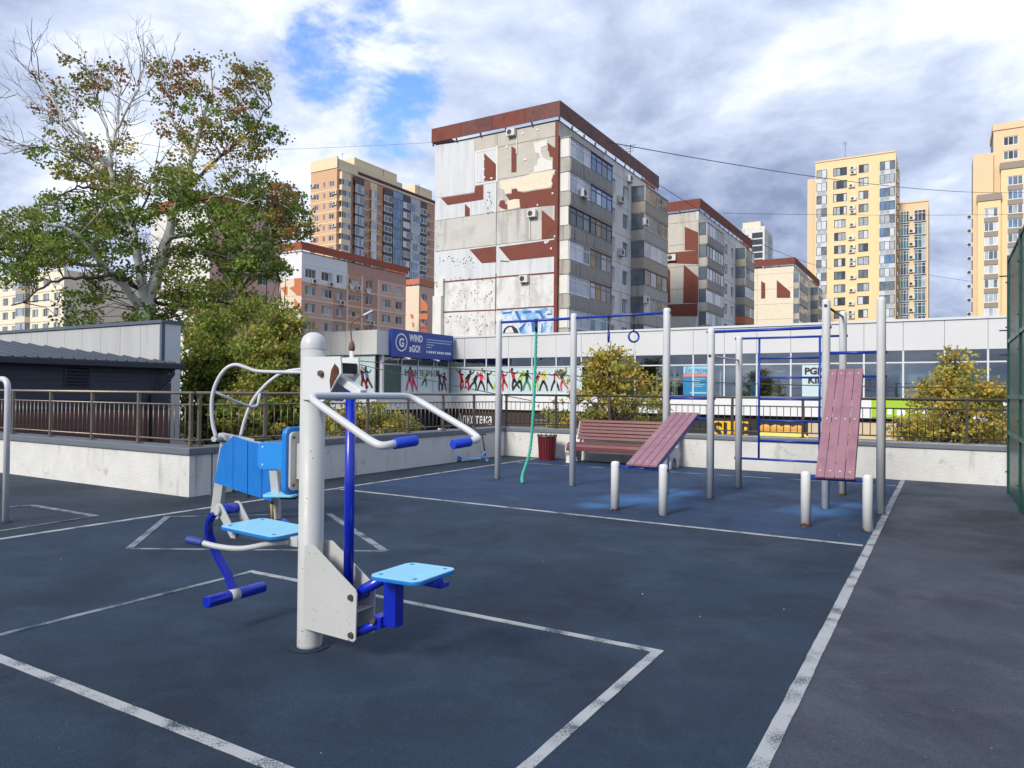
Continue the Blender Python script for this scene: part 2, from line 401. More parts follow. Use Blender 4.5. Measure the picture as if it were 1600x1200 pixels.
mat('seat_blue_sheen', lin(136, 202, 230), 0.38, 0.06, 14, 0.05, 120, col2=lin(140, 205, 236), blotch=(10, 0.60, 0.72))  # pale tint puts the sky's reflection into the seat colour
mat('seat_edge', lin(20, 110, 185), 0.4, 0.06, 12)
mat('panel_blue', lin(24, 122, 206), 0.40, 0.06, 6, 0.05, 60, streak=(lin(18, 96, 168), 10, 0.55, 0.8))
mat('panel_light', lin(44, 146, 228), 0.36, 0.05, 6)
mat('black_plastic', lin(26, 26, 28), 0.5, 0.1, 10)
mat('bolt_steel', lin(110, 100, 88), 0.4, 0.3, 60, metal=0.7)
mat('plank_pink', lin(148, 108, 120), 0.55, 0.07, 9, 0.15, 90, stretch=(1, 0.15, 1), col2=lin(130, 92, 104), blotch=(6, 0.50, 0.72))
mat('slat_maroon', lin(98, 38, 44), 0.45, 0.12, 14, 0.1, 80, col2=lin(118, 58, 64), blotch=(12, 0.55, 0.72))
mat('bin_maroon', lin(96, 22, 30), 0.5, 0.1, 10)
mat('concrete_white', lin(206, 205, 200), 0.85, 0.07, 14, 0.3, 70)
mat('rope_teal', lin(64, 176, 152), 0.8, 0.15, 40)
mat('scooter_blue', lin(62, 136, 210), 0.4, 0.06, 10)
mat('fence_green', lin(8, 70, 62), 0.35, 0.10, 6)
mat('fence_green_light', lin(26, 112, 100), 0.35, 0.10, 6)

# ------------------------------------------------------------------ ground
terr = [(-34, -14), (3.2, -14), (3.2, 15.25), (-9.45, 15.25), (-9.45, 6.75), (-34, 6.75)]
floor = MB().prism(terr, lambda p, d: (p[0], p[1], d), STREET - 0.2, 0.0).build('terrace_floor', 'asphalt_left')
tag(floor, 'dark blue grey rubber sports terrace with painted white lines', 'sports ground', kind='structure')
st = MB().box(-1500, 1500, -600, 2400, STREET - 1.0, STREET).build('street_ground', 'street_asphalt')
tag(st, 'grey street level below the terrace', 'ground', kind='structure')
def sheet(name, poly, z, m):
    o = MB().prism(poly, lambda p, d: (p[0], p[1], d), 0.0005, z).build(name, m, floor); return o
sheet('rubber_surface', [(-8.0, -9), (-0.64, -9), (-0.64, 8.12), (-8.0, 8.12)], 0.004, 'rubber_near')
sheet('rubber_surface', [(-8.0, 8.122), (-0.64, 8.122), (-0.64, 14.6), (-8.0, 14.6)], 0.004, 'rubber_far')
sheet('asphalt_strip', [(-0.638, -9), (3.0, -9), (3.0, 14.95), (-0.638, 14.95)], 0.004, 'asphalt_coat')
def line(a, b, w, m='line_paint', z=0.009):
    a, b = Vector((a[0], a[1], 0)), Vector((b[0], b[1], 0)); d = (b-a).normalized(); n = Vector((-d.y, d.x, 0)) * w/2
    k = max(2, int((b-a).length / 0.11)); L_, R_ = [], []
    rr = random.Random(int(a.x*100) + int(b.y*77))
    for i in range(k+1):
        p = a + (b-a)*i/k; j = rr.uniform(-0.02, 0.02)*w
        L_.append((p + n*(1+rr.uniform(-0.07, 0.05)) + n.normalized()*j)[:2]); R_.append((p - n*(1+rr.uniform(-0.07, 0.05)) + n.normalized()*j)[:2])
    mb = MB()
    for i in range(k):
        mb.prism([R_[i], R_[i+1], L_[i+1], L_[i]], lambda p, dd: (p[0], p[1], dd), 0.001, z)
    return mb.build('line_marking', m, floor)
LW = 0.058
line((-0.64, -3), (-0.64, 14.75), 0.074)
line((-8.0, -3), (-8.03, 14.5), 0.075)
line((-7.9, 8.15), (-0.70, 8.05), 0.05, z=0.0095)
line((-7.9, 13.45), (-0.70, 13.75), 0.04, 'line_paint_worn', z=0.0095)
line((-1.43, 1.98), (-1.43, 4.07), LW); line((-4.9, 2.06), (-4.9, 4.07), 0.05, 'line_paint_worn')
line((-4.93, 4.04), (-1.40, 4.07), 0.048, z=0.0096); line((-4.93, 2.0), (-1.40, 2.01), LW, z=0.0097)
q = [onz(*p) for p in ((202, 858), (602, 862), (513, 803), (262, 808))]
line(q[0], q[1], 0.035, 'line_paint_worn'); line(q[1], q[2], 0.07, 'line_paint_worn', z=0.0096); line(q[2], q[3], 0.03, 'line_paint_worn'); line(q[3], q[0], 0.07, 'line_paint_worn', z=0.0096)
q = [onz(*p) for p in ((-60, 800), (50, 790), (152, 807), (-60, 840))]
line(q[0], q[1], 0.045, 'line_paint_worn'); line(q[1], q[2], 0.06, 'line_paint_worn', z=0.0096); line(q[2], q[3], 0.04, 'line_paint_worn', z=0.0097)

# ------------------------------------------------------------------ parapet walls and railings
COPZ, RAILZ = 0.685, 1.455
def parapet(label, x0, x1, y0, y1, inner, copz=COPZ):
    """wall block; inner = which side faces the terrace ('x' or 'y' extends the coping)"""
    t = thing('parapet_wall', label, 'wall', ((x0+x1)/2, (y0+y1)/2, 0))
    wbuild(MB().box(x0, x1, y0, y1, 0.0, copz - 0.10), 'wall_block', 'wall_paint', t)
    o = inner
    wbuild(MB().box(x0-o[0], x1+o[1], y0-o[2], y1+o[3], copz - 0.098, copz), 'coping', 'coping_metal', t, bevel=0.012)
    return t
parapet('white painted parapet wall running left past the dark annex', -34, -9.05, 6.37, 6.72, (0, 0.03, 0.03, 0.03))
parapet('white painted parapet wall behind the blue rider machine and the scooter', -9.40, -9.05, 6.752, 14.80, (0.03, 0.03, 0, 0))
parapet('white painted parapet wall behind the maroon bench and workout frame', -9.40, 3.2, 14.832, 15.18, (0.028, 0, 0.028, 0.03))
def railing(label, a, b, n_post, n_bal, steel, top_r=0.024, skip_last=False):
    """posts, hand rail, upper and lower rails and every baluster"""
    a, b = Vector(a), Vector(b); L_ = (b-a).length; d = (b-a)/L_
    t = thing('railing', label, 'railing', a); ang = math.atan2(d.y, d.x); t.rotation_euler = (0, 0, ang)
    h = RAILZ - COPZ
    def tube(name, z, r): MB().tube([(0, 0, z), (L_, 0, z)], r, 10).build(name, steel, t)
    tube('top_rail', h, top_r); tube('upper_rail', h - 0.17, 0.013); tube('lower_rail', 0.09, 0.013)
    pm = MB().box(-0.022, 0.022, -0.022, 0.022, 0.012, h - 0.01).box(-0.055, 0.055, -0.055, 0.055, 0.001, 0.012).mesh('post', steel)
    for i in range(n_post): put('post', pm, t, (0.06 + (L_ - 0.12) * i / (n_post-1), 0, 0))
    bm_ = MB().tube([(0, 0, 0.09), (0, 0, h - 0.17)], 0.0075, 6).mesh('baluster', steel)
    for i in range(n_bal):
        s = L_ * (i + 0.5) / n_bal; put('baluster', bm_, t, (s, 0, 0))
    return t
railing('steel railing in front of the dark navy annex', (-24.5, 6.55, COPZ), (-9.225, 6.55, COPZ), 13, 120, 'rail_steel')
railing('steel railing in front of the bushes and the blue corner sign', (-9.23, 6.585, COPZ), (-9.23, 14.985, COPZ), 8, 62, 'rail_steel')
railing('dark steel railing behind the bench and climbing frame', (-9.20, 15.02, COPZ), (3.1, 15.02, COPZ), 10, 96, 'rail_dark')

# ------------------------------------------------------------------ main exercise station
def exercise_station():
    t = thing('exercise_station', 'grey post twin exercise station with blue seats and overhead pull handles', 'exercise machine', (-3.19, 3.05, 0.0))
    # round post with a domed cap
    po = MB().lathe((0, 0, 0), [(0.0, 0.0), (0.073, 0.0), (0.072, 0.03), (0.072, 1.745), (0.0, 1.745)], 32).build('post', 'cream_grey', t)
    MB().lathe((0, 0, 1.7455), [(0.0735, 0.0), (0.0735, 0.022), (0.071, 0.045), (0.060, 0.072), (0.042, 0.09), (0.02, 0.099), (0.0, 0.101)], 32).build('cap', 'steel_tube', po)
    MB().lathe((0, 0, 0), [(0.074, 0.0055), (0.115, 0.0055), (0.112, 0.010), (0.076, 0.013)], 28).build('base_flange', 'rubber_near', po)
    # lower bracket: two sheared plates
    poly = [(0.02, 0.10), (0.035, 0.14), (0.42, 0.125), (0.432, 0.14), (0.438, 0.385), (0.425, 0.41), (0.115, 0.61), (0.09, 0.615), (0.02, 0.60)]
    poly = [(0.03, 0.135), (0.415, 0.128), (0.430, 0.142), (0.436, 0.39), (0.425, 0.412), (0.110, 0.615), (0.092, 0.622), (0.03, 0.612)]
    for y in (-0.078, 0.068):
        b = MB().prism(poly, lambda p, d: (p[0], d, p[1]), y, y + 0.010).build('bracket_plate', 'cream_grey', t, bevel=0.002)
        for bx_, bz in ((0.395, 0.37), (0.40, 0.165)):
            yy = y - 0.014 if y < 0 else y + 0.010
            MB().tube([(bx_, yy, bz), (bx_, yy + 0.014, bz)], 0.017, 6).build('bolt', 'bolt_steel', b)
    MB().box(0.36, 0.425, -0.066, 0.066, 0.288, 0.296).build('stop_plate', 'cream_grey', t)
    # upper bracket
    up = [(0.0, 1.45), (0.17, 1.44), (0.215, 1.485), (0.265, 1.56), (0.305, 1.60), (0.300, 1.66), (0.295, 1.695), (0.0, 1.695)]
    for y in (-0.082, 0.060):
        b = MB().prism(up, lambda p, d: (p[0], d, p[1]), y, y + 0.012).build('top_plate', 'post_grey', t, bevel=0.002)
        yy = y - 0.02 if y < 0 else y + 0.012
        MB().tube([(0.155, yy, 1.60), (0.155, yy + 0.02, 1.60)], 0.018, 6).build('bolt', 'bolt_steel', b)
        if y < 0:
            MB().prism([(0.225, 1.51), (0.262, 1.565), (0.290, 1.60), (0.285, 1.63), (0.255, 1.655), (0.230, 1.62), (0.218, 1.56)], lambda p, d: (p[0], d, p[1]), y - 0.0025, y - 0.0003).build('rust_patch', 'rust', b)
    MB().tube([(0.155, -0.07, 1.60), (0.155, 0.06, 1.60)], 0.022, 12).build('pivot_pin', 'bolt_steel', t)
    MB().box(0.262, 0.292, -0.066, 0.056, 1.60, 1.66).build('rubber_stop', 'black_plastic', t)
    # lever and pull handle
    lv = MB().beam((0.10, -0.004, 1.635), (0.395, -0.004, 1.488), 0.055, 0.045).build('lever_arm', 'post_grey', t, bevel=0.004)
    hy, gz = 0.425, 1.225
    path = bend_path([(0.925, -hy + 0.105, gz + 0.03), (0.905, -hy + 0.0, gz + 0.015), (0.83, -hy, gz + 0.04), (0.40, -hy, 1.475), (0.40, hy - 0.01, 1.475), (0.84, hy - 0.01, gz + 0.05), (0.905, hy - 0.01, gz + 0.01), (0.88, hy - 0.12, gz - 0.005)], 0.085, 7)
    h = MB().tube(path, 0.0195, 14).build('pull_handle', 'steel_tube', t)
    MB().tube([(0.915, -hy + 0.075, gz + 0.024), (0.95, -hy + 0.20, gz + 0.036)], 0.027, 14).build('grip', 'blue_grip', h, bevel=0.004)
    MB().tube([(0.887, hy - 0.085, gz - 0.003), (0.85, hy - 0.20, gz - 0.014)], 0.027, 14).build('grip', 'blue_grip', h, bevel=0.004)
    # blue connecting rod
    MB().tube([(0.30, 0.0, 0.405), (0.30, 0.0, 1.515)], 0.0285, 16).build('connecting_rod', 'blue_enamel', t)
    # lifting seat and its linkage
    MB().tube([(0.36, 0, 0.345), (0.42, 0, 0.400), (0.56, 0, 0.478)], 0.030, 12).build('upper_link', 'blue_enamel', t)
    MB().tube([(0.39, -0.02, 0.16), (0.56, -0.02, 0.245)], 0.026, 12).build('lower_link', 'blue_enamel', t)
    MB().tube([(0.37, -0.064, 0.365), (0.37, 0.064, 0.365)], 0.034, 14).build('pivot_sleeve', 'blue_enamel', t)
    MB().box(0.588, 0.672, -0.036, 0.036, 0.235, 0.492).build('seat_support', 'blue_enamel', t, bevel=0.005)
    MB().box(0.53, 0.587, -0.055, 0.03, 0.222, 0.285).build('link_bracket', 'blue_enamel', t, bevel=0.003)
    MB().tube([(0.545, -0.075, 0.262), (0.545, -0.055, 0.262)], 0.018, 6).build('bolt', 'bolt_steel', t)
    MB().box(0.60, 0.93, -0.045, 0.045, 0.4935, 0.5205).build('seat_rail', 'blue_enamel', t, bevel=0.004)
    MB().box(0.86, 0.93, 0.02, 0.10, 0.470, 0.493).build('rail_foot', 'blue_enamel', t, bevel=0.004)
    def seat(name, cx, cz, w, dpt, tilt=0.0):
        pl = rpoly(w, dpt, 0.055, 6)
        o = MB().prism(pl, lambda p, d: (p[0], p[1], d), 0.0, 0.018).build(name, 'seat_edge', t, bevel=0.004, loc=(cx, 0, cz))
        MB().prism(rpoly(w - 0.006, dpt - 0.006, 0.052, 6), lambda p, d: (p[0], p[1], d), 0.0182, 0.0235).build('seat_top', 'seat_blue_sheen', o, bevel=0.002)
        for sx in (-1, 1):
            for sy in (-1, 1):
                MB().tube([(sx*(w/2-0.055), sy*(dpt/2-0.05), 0.0237), (sx*(w/2-0.055), sy*(dpt/2-0.05), 0.0252)], 0.012, 12).build('bolt_cap', 'seat_edge', o)
        o.rotation_euler = (0, tilt, 0); return o
    seat('seat', 0.765, 0.521, 0.335, 0.36, math.radians(-1.5))
    # other side: bench seat, hand bars, backrest
    seat('seat', -0.37, 0.642, 0.50, 0.345, math.radians(2))
    MB().box(-0.60, -0.060, -0.05, 0.05, 0.585, 0.639).build('seat_beam', 'cream_grey', t, bevel=0.004)
    for s in (-1, 1):
        p = smooth_path([(-0.14, s*0.04, 0.605), (-0.22, s*0.115, 0.598), (-0.33, s*0.215, 0.575), (-0.45, s*0.285, 0.583), (-0.575, s*0.335, 0.608)], 6)
        hb = MB().tube(p, 0.017, 12).build('hand_bar', 'cream_grey', t)
        MB().tube([(-0.545, s*0.323, 0.603), (-0.64, s*0.361, 0.620)], 0.023, 12).build('grip', 'navy_grip', hb, bevel=0.004)
    bk = MB().prism(rpoly(0.185, 0.40, 0.045, 6), lambda p, d: (d, p[0], p[1]), -0.155, -0.118).build('backrest', 'panel_blue', t, bevel=0.006, loc=(0, 0, 1.085))
    MB().prism(rpoly(0.145, 0.345, 0.03, 5), lambda p, d: (d, p[0], p[1]), -0.117, -0.100).build('back_board', 'cream_grey', bk, bevel=0.003)
    for z in (-0.14, 0.14):
        for y in (-0.05, 0.05): MB().tube([(-0.0995, y, z), (-0.093, y, z)], 0.009, 8).build('bolt', 'bolt_steel', bk)
    MB().box(-0.099, -0.06, -0.03, 0.03, 0.98, 1.19).build('backrest_bracket', 'cream_grey', t)
    # leg lever
    br = [(-0.775, 0.755), (-0.755, 0.782), (-0.725, 0.785), (-0.70, 0.765), (-0.575, 0.612), (-0.575, 0.582), (-0.62, 0.580)]
    for y in (-0.075, 0.060): MB().prism(br, lambda p, d: (p[0], d, p[1]), y, y + 0.012).build('pivot_plate', 'cream_grey', t, bevel=0.003)
    MB().tube([(-0.738, -0.062, 0.742), (-0.738, 0.059, 0.742)], 0.034, 16).build('axle', 'blue_enamel', t)
    arm = smooth_path([(-0.750, -0.095, 0.725), (-0.80, -0.092, 0.67), (-0.835, -0.07, 0.59), (-0.835, -0.04, 0.51), (-0.80, -0.02, 0.42), (-0.735, -0.005, 0.33), (-0.675, 0.0, 0.225)], 5)
    mb = MB()
    for i in range(len(arm)-1): mb.beam(arm[i], arm[i+1] + (arm[i+1]-arm[i])*0.04, 0.05, 0.022, up=(1, 0, 0.5))
    mb.build('leg_arm', 'blue_enamel', t)
    MB().tube([(-0.738, -0.097, 0.742), (-0.738, -0.0755, 0.742)], 0.03, 14).build('arm_hub', 'cream_grey', t)
    r = MB().tube([(-0.668, -0.205, 0.205), (-0.668, 0.225, 0.205)], 0.0365, 18).build('foot_roller', 'blue_enamel', t, bevel=0.003)
    MB().tube([(-0.668, -0.04, 0.205), (-0.668, 0.025, 0.205)], 0.0372, 18).build('worn_ring', 'cream_grey', r)
exercise_station()
def chips():
    """small paint chips and rust freckles on the main machine, dry leaves and grit on the floor"""
    t = bpy.data.objects['exercise_station']; r = random.Random(9); mb = MB()
    def spot(c, u, v, n, s, m):
        pts = []; k = r.randint(5, 8)
        for i in range(k):
            a = 2*math.pi*i/k; q = s*r.uniform(0.45, 1.1); pts.append(c + u*(q*math.cos(a)) + v*(q*math.sin(a)*1.4))
        i0 = len(mb.v); mb.v += [tuple(p + n*0.0006) for p in pts]; mb.f.append(tuple(range(i0, i0+k))); mb.m.append(m); mb.sm.append(False)
    ex, ez = Vector((1, 0, 0)), Vector((0, 0, 1)); fy = Vector((0, -1, 0))
    for i in range(26):
        x = r.uniform(0.06, 0.42); z = r.uniform(0.15, 0.60)
        if z > 0.60 - (x-0.11)*0.62: continue
        spot(Vector((x, -0.0782, z)), ex, ez, fy, r.uniform(0.0012, 0.004), r.choice((0, 0, 1)))
    for cx, cz in ((0.395, 0.37), (0.40, 0.165)):
        for i in range(7): spot(Vector((cx + r.gauss(0, 0.012), -0.0783, cz - abs(r.gauss(0, 0.03)))), ex, ez, fy, r.uniform(0.002, 0.005), 0)
    for i in range(46):
        th = r.uniform(-2.6, -0.2); z = r.choice((r.uniform(0.02, 0.12), r.uniform(0.1, 1.7), r.uniform(0.1, 1.7))); nn = Vector((math.cos(th), math.sin(th), 0)); tt = Vector((-math.sin(th), math.cos(th), 0))
        spot(nn*0.0722 + ez*z, tt, ez, nn, r.uniform(0.001, 0.0042), r.choice((0, 1, 1)))
    tag(mb.build('paint_chips', ['rust', 'bolt_steel'], t, fix=False), kind='stuff')
    g = MB()
    for i in range(150):
        if i < 45: x, y = r.uniform(-8.9, 0.7), 14.80 - abs(r.gauss(0, 0.12))
        elif i < 75: x, y = -9.02 + abs(r.gauss(0, 0.12)), r.uniform(6.5, 14.5)
        else: x, y = r.uniform(-8, 0.8), r.uniform(1.5, 13)
        s = r.uniform(0.004, 0.010) if i >= 75 else r.uniform(0.008, 0.022); a = r.uniform(0, 6.28); c = Vector((x, y, 0.0105)); u = Vector((math.cos(a), math.sin(a), r.uniform(-0.15, 0.3)))*s; v = Vector((-math.sin(a), math.cos(a), r.uniform(0, 0.3)))*s*0.6
        g.quad(c-u, c-v*0.8+Vector((0, 0, 0.002)), c+u+Vector((0, 0, 0.003)), c+v+Vector((0, 0, 0.004)), 0 if i < 60 else r.choice((0, 1, 1)))
    tag(g.build('leaf_litter', [mat('dry_leaf', lin(150, 112, 62), 0.8), mat('grit', lin(190, 188, 180), 0.8)], floor, fix=False), kind='stuff')
chips()

# ------------------------------------------------------------------ second machine, behind
def rider_machine():
    YC = 8.45                                     # distance along the camera axis; machine stands square to the view
    base = at(390, 815, YC); base.z = 0.0
    t = thing('rider_machine', 'blue panelled rider machine with looped grey handlebars behind the grey post', 'exercise machine', base, YAW)
    k = YC / F_PX
    bx_, bz_ = 390, 0
    def P(px, py, dy=0.0):                        # photo position -> machine's own x, y, z at depth offset dy
        w = at(px, py, YC + dy); d = w - base
        return Vector((d.x*math.cos(YAW) + d.y*math.sin(YAW), -d.x*math.sin(YAW) + d.y*math.cos(YAW), w.z))
    a, b = P(354, 690), P(337, 819); b.z = 0.0
    MB().beam(a, b, 0.12, 0.10, up=(1, 0, 0)).build('leg', 'cream_grey', t, bevel=0.004)
    a, b = P(431, 735), P(432, 815); b.z = 0.0
    MB().beam(a, b, 0.085, 0.085, up=(1, 0, 0)).build('leg', 'cream_grey', t, bevel=0.004)
    MB().beam(P(344, 681), P(450, 703), 0.14, 0.075).build('top_beam', 'cream_grey', t, bevel=0.006)
    xs = (335, 365, 388, 410, 425)
    top = {335: 735, 345: 699, 365: 680, 388: 689, 410: 694, 425: 698}
    bot = {335: 754, 365: 764, 388: 771.5, 410: 778.5, 425: 783}
    polys = [[(335, 754), (345, 699), (364.4, 681), (364.4, 763.6)], [(365.2, 681), (387.4, 688.6), (387.4, 771.2), (365.2, 764)],
             [(388.2, 689), (409.6, 694.2), (409.6, 778.2), (388.2, 771.6)], [(410.4, 694.4), (428, 698), (425, 783), (410.4, 778.6)]]
    for i, pl in enumerate(polys):
        pts = [P(x, y, -0.16) for x, y in pl]
        MB().prism([(p.x, p.z) for p in pts], lambda p, d: (p[0], d, p[1]), pts[0].y - 0.01 - 0.0015*(i % 2), pts[0].y + 0.016).build('panel_board', 'panel_blue', t, bevel=0.003)
    for px, py in ((365, 767), (388, 775), (425, 785)):
        p = P(px, py, -0.15); MB().box(p.x-0.012, p.x+0.012, p.y-0.02, p.y+0.02, p.z-0.02, p.z+0.015).build('clip', 'black_plastic', t)
    p = P(406, 688, -0.02); MB().box(p.x-0.05, p.x+0.05, p.y-0.05, p.y+0.05, p.z-0.012, p.z+0.022).build('stopper', 'black_plastic', t, bevel=0.006)
    # handle loop
    l1 = smooth_path([P(338, 684, -0.2), P(332, 660, -0.2), P(331, 625, -0.2), P(338, 598, -0.2), P(352, 577, -0.2), P(368, 570, -0.2), P(386, 575, -0.2), P(402, 580, -0.2), P(440, 581.5, -0.2), P(480, 582, -0.2)], 5)
    l2 = smooth_path([P(376, 682, 0.25), P(383, 655, 0.25), P(394, 628, 0.25), P(408, 609, 0.25), P(425, 593, 0.25), P(446, 581, 0.25), P(480, 576, 0.25)], 5)
    for l in (l1, l2): MB().tube(l, 0.021, 12).build('handle_tube', 'steel_tube', t)
    MB().tube(bend_path([P(336, 612, -0.19), P(365, 626, 0.0), P(393, 636, 0.20), P(403, 634, 0.24), P(406, 614, 0.25)], 0.05), 0.017, 10).build('cross_tube', 'steel_tube', t)
    MB().tube([P(480, 582, -0.2), P(480, 576, 0.25)], 0.021, 10).build('front_tube', 'steel_tube', t)
    MB().tube([P(334, 686, -0.22), P(356, 684, 0.12)], 0.032, 12).build('pivot_tube', 'cream_grey', t)
    MB().tube([P(352, 684, 0.05), P(378, 684, 0.27)], 0.028, 12).build('pivot_tube', 'cream_grey', t)
    # seat
    c = P(427, 712, -0.33)
    s = MB().prism(rpoly(0.34, 0.305, 0.05, 5), lambda p, d: (p[0], d, p[1]), -0.012, 0.012).build('seat_back', 'panel_light', t, bevel=0.003, loc=c)
    for sx in (-1, 1):
        for sz in (-1, 1): MB().tube([(sx*0.115, -0.0175, sz*0.10), (sx*0.115, -0.0125, sz*0.10)], 0.012, 8).build('bolt', 'steel_tube', s)
    a = P(427, 730, -0.30); b = P(431, 772, -0.30)
    MB().beam(a, b, 0.05, 0.085, up=(1, 0, 0)).build('seat_upright', 'cream_grey', t)
    c = P(442, 772, -0.36)
    MB().prism(rpoly(0.36, 0.36, 0.06, 5), lambda p, d: (p[0], p[1], d), -0.012, 0.012).build('seat', 'seat_blue_sheen', t, bevel=0.004, loc=c)
    MB().box(c.x-0.02, c.x+0.16, c.y-0.06, c.y+0.26, c.z-0.05, c.z-0.0125).build('seat_carrier', 'black_plastic', t)
    MB().tube([P(424, 783, -0.1), P(426, 815, -0.1)], 0.018, 8).build('stay_rod', mat('stay_brass', lin(168, 140, 96), 0.5), t)
rider_machine()

# ------------------------------------------------------------------ pipe bar on the left edge
t = thing('pull_bar', 'grey bent pipe bar standing at the left edge of the terrace', 'exercise bar', (-9.0, 4.05, 0))
MB().tube(bend_path([(0, 0, 0.0), (0, 0, 1.60), (-1.1, -0.0, 1.60), (-1.1, 0, 0.0)], 0.13, 8), 0.032, 14).build('bent_pipe', 'steel_tube', t)
for x in (0, -1.1): MB().lathe((x, 0, 0), [(0.07, 0.001), (0.068, 0.010), (0.036, 0.014)], 18).build('base_ring', 'rubber_near', t)

# ------------------------------------------------------------------ workout frame
def wy(x): return 10.72 - 0.055*(x + 6.69)
POSTS = dict(P1=(-6.69, wy(-6.69), 2.79), P2=(-5.20, wy(-5.20), 2.81), P3=(-3.60, wy(-3.60), 2.81), P4=(-2.92, wy(-2.92), 2.47), P6=(-1.36, wy(-1.36), 2.80), P8=(-0.70, wy(-0.70), 2.78),
             P5=(-2.87, 11.98, 2.47), P7=(-1.33, 12.02, 2.80))
LOW = dict(L1=(-3.65, 8.72, 0.635), L2=(-3.00, 8.70, 0.635), L3=(-1.37, 8.90, 0.635), L4=(-0.73, 8.94, 0.635))
def workout_frame():
    t = thing('workout_frame', 'grey post street workout frame with blue bars and two sloping pink boards', 'workout frame', (-3.6, 10.6, 0))
    O = Vector(t.location)
    rr = random.Random(3)
    for nm, d, r, m, name in [(n, POSTS[n], 0.054, 'post_grey', 'post') for n in POSTS] + [(n, LOW[n], 0.056, 'white_low', 'low_post') for n in LOW]:
        x, y, h = d
        mb = MB().lathe((0, 0, 0), [(0, 0.0), (r, 0.0), (r, h - 0.045), (r*0.93, h - 0.02), (r*0.7, h - 0.006), (0.0, h)], 20)
        o = mb.build(name, m, t, loc=Vector((x, y, 0)) - O)
        # rust eating in at the foot: uneven ring
        n = 20; ring = MB(); hs = [0.025 + 0.035*rr.random()*(1 if rr.random() > 0.4 else 0.4) for _ in range(n)]
        a0 = rr.uniform(0, 6.28)
        for j in range(n):
            a, b = 2*math.pi*j/n, 2*math.pi*(j+1)/n; e = r + 0.0015
            k1 = 0.45 + 0.55*math.sin(a + a0); k2 = 0.45 + 0.55*math.sin(b + a0)
            h1, h2 = max(0.004, hs[j]*k1), max(0.004, hs[(j+1) % n]*k2)
            ring.quad((e*math.cos(a), e*math.sin(a), 0.001), (e*math.cos(b), e*math.sin(b), 0.001), (e*math.cos(b), e*math.sin(b), h2), (e*math.cos(a), e*math.sin(a), h1))
        ring.build('rust_ring', 'rust', o, fix=False)
    bp = MB().tube([(0, 0, 0), (0, 0, 0.014)], 0.020, 10).mesh('bolt_cap', 'black_plastic')
    def bar(a, b, z, r=0.020, z2=None, m='blue_bar', name='bar', caps=True):
        A, B = Vector((a[0], a[1], z)), Vector((b[0], b[1], z if z2 is None else z2)); d = (B-A).normalized()
        rad = 0.050
        o = MB().tube([A + d*rad - O, B - d*rad - O], r, 12).build(name, m, t)
        if caps:
            for P_, s in ((A, -1), (B, 1)):
                c = put('bolt_cap', bp, o, P_ + d*s*0.052 - O); c.rotation_mode = 'QUATERNION'; c.rotation_quaternion = (d*s).to_track_quat('Z', 'Y')
        return o
    p = POSTS
    z1 = zat(*p['P1'][:2], 785, 504); z2 = zat(*p['P2'][:2], 900, 497); z3 = zat(*p['P3'][:2], 1040, 488)
    bar(p['P1'], p['P2'], z1, 0.022); bar(p['P2'], p['P3'], z1 + 0.005, 0.022)
    bar(p['P3'], p['P4'], zat(*p['P3'][:2], 1050, 622)); bar(p['P3'], p['P4'], zat(*p['P4'][:2], 1100, 655))
    bar(p['P4'], p['P6'], zat(*p['P4'][:2], 1117, 518.5), 0.022)
    ztop = zat(*p['P5'][:2], 1162, 529); zbot = zat(*p['P5'][:2], 1162, 716)
    bar(p['P5'], p['P7'], ztop, 0.018); bar(p['P5'], p['P7'], zbot, 0.018)
    bar(p['P4'], p['P5'], zat(*p['P4'][:2], 1115, 556), 0.014, m='post_grey'); bar(p['P6'], p['P7'], zat(*p['P6'][:2], 1292, 478), 0.016, m='rail_dark')
    bar(p['P6'], p['P8'], zat(*p['P8'][:2], 1376, 550), 0.021); zb2 = zat(*p['P8'][:2], 1376, 588); bar(p['P6'], p['P8'], zb2, 0.018)
    # ladder between the rear posts
    xa, xb = ony(1186, 600, 11.99).x, ony(1281, 600, 12.01).x
    ld = MB()
    for x in (xa, xb):
        MB().tube([Vector((x, 12.0, zbot)) - O, Vector((x, 12.0, ztop)) - O], 0.017, 10).build('ladder_stile', 'blue_bar', t)
    for py in (560, 590, 623.5, 657, 688):
        z = zat(xa, 12.0, 1188, py)
        MB().tube([Vector((xa, 12.0, z)) - O, Vector((xb, 12.0, z)) - O], 0.017, 10).build('rung', 'blue_bar', t)
    # sloping boards
    lo = LOW
    def board(la, lb, ua, ub, zl, zu, off):
        bar(la, lb, zl, 0.020)
        c0 = Vector(((la[0]+lb[0])/2, (la[1]+lb[1])/2, zl)); c1 = Vector(((ua[0]+ub[0])/2, (ua[1]+ub[1])/2, zu))
        c0.x += off[0]; c1.x += off[1]
        d = (c1-c0).normalized(); side = Vector((1, -0.05, 0)).normalized(); up = side.cross(d).normalized()
        a0, a1 = c0 - d*0.05 + up*0.062, c1 + d*0.07 + up*0.062
        w = 0.0965
        for i in range(4):
            s = side * ((i - 1.5) * (w + 0.007)); j = rr.uniform(-0.004, 0.004)
            pk = MB().beam(a0 + s + d*j - O, a1 + s + d*j - O, w, 0.026, up=up).build('plank', 'plank_pink', t, bevel=0.003)
            for q in (0.05, 0.5, 0.95):
                c = a0 + (a1-a0)*q + s + up*0.0133 - O
                bb = MB().tube([c, c + up*0.004], 0.010, 8).build('plank_bolt', 'steel_tube', pk)
        for s_ in (-1, 1):
            s = side * (s_*0.19) - up*0.036
            MB().beam(a0 + s + d*0.04 - O, a1 + s - d*0.03 - O, 0.030, 0.045, up=up).build('board_rail', 'blue_bar', t)
    board(lo['L1'], lo['L2'], p['P3'], p['P4'], 0.56, zat(*p['P4'][:2], 1100, 655), (0.055, -0.05))
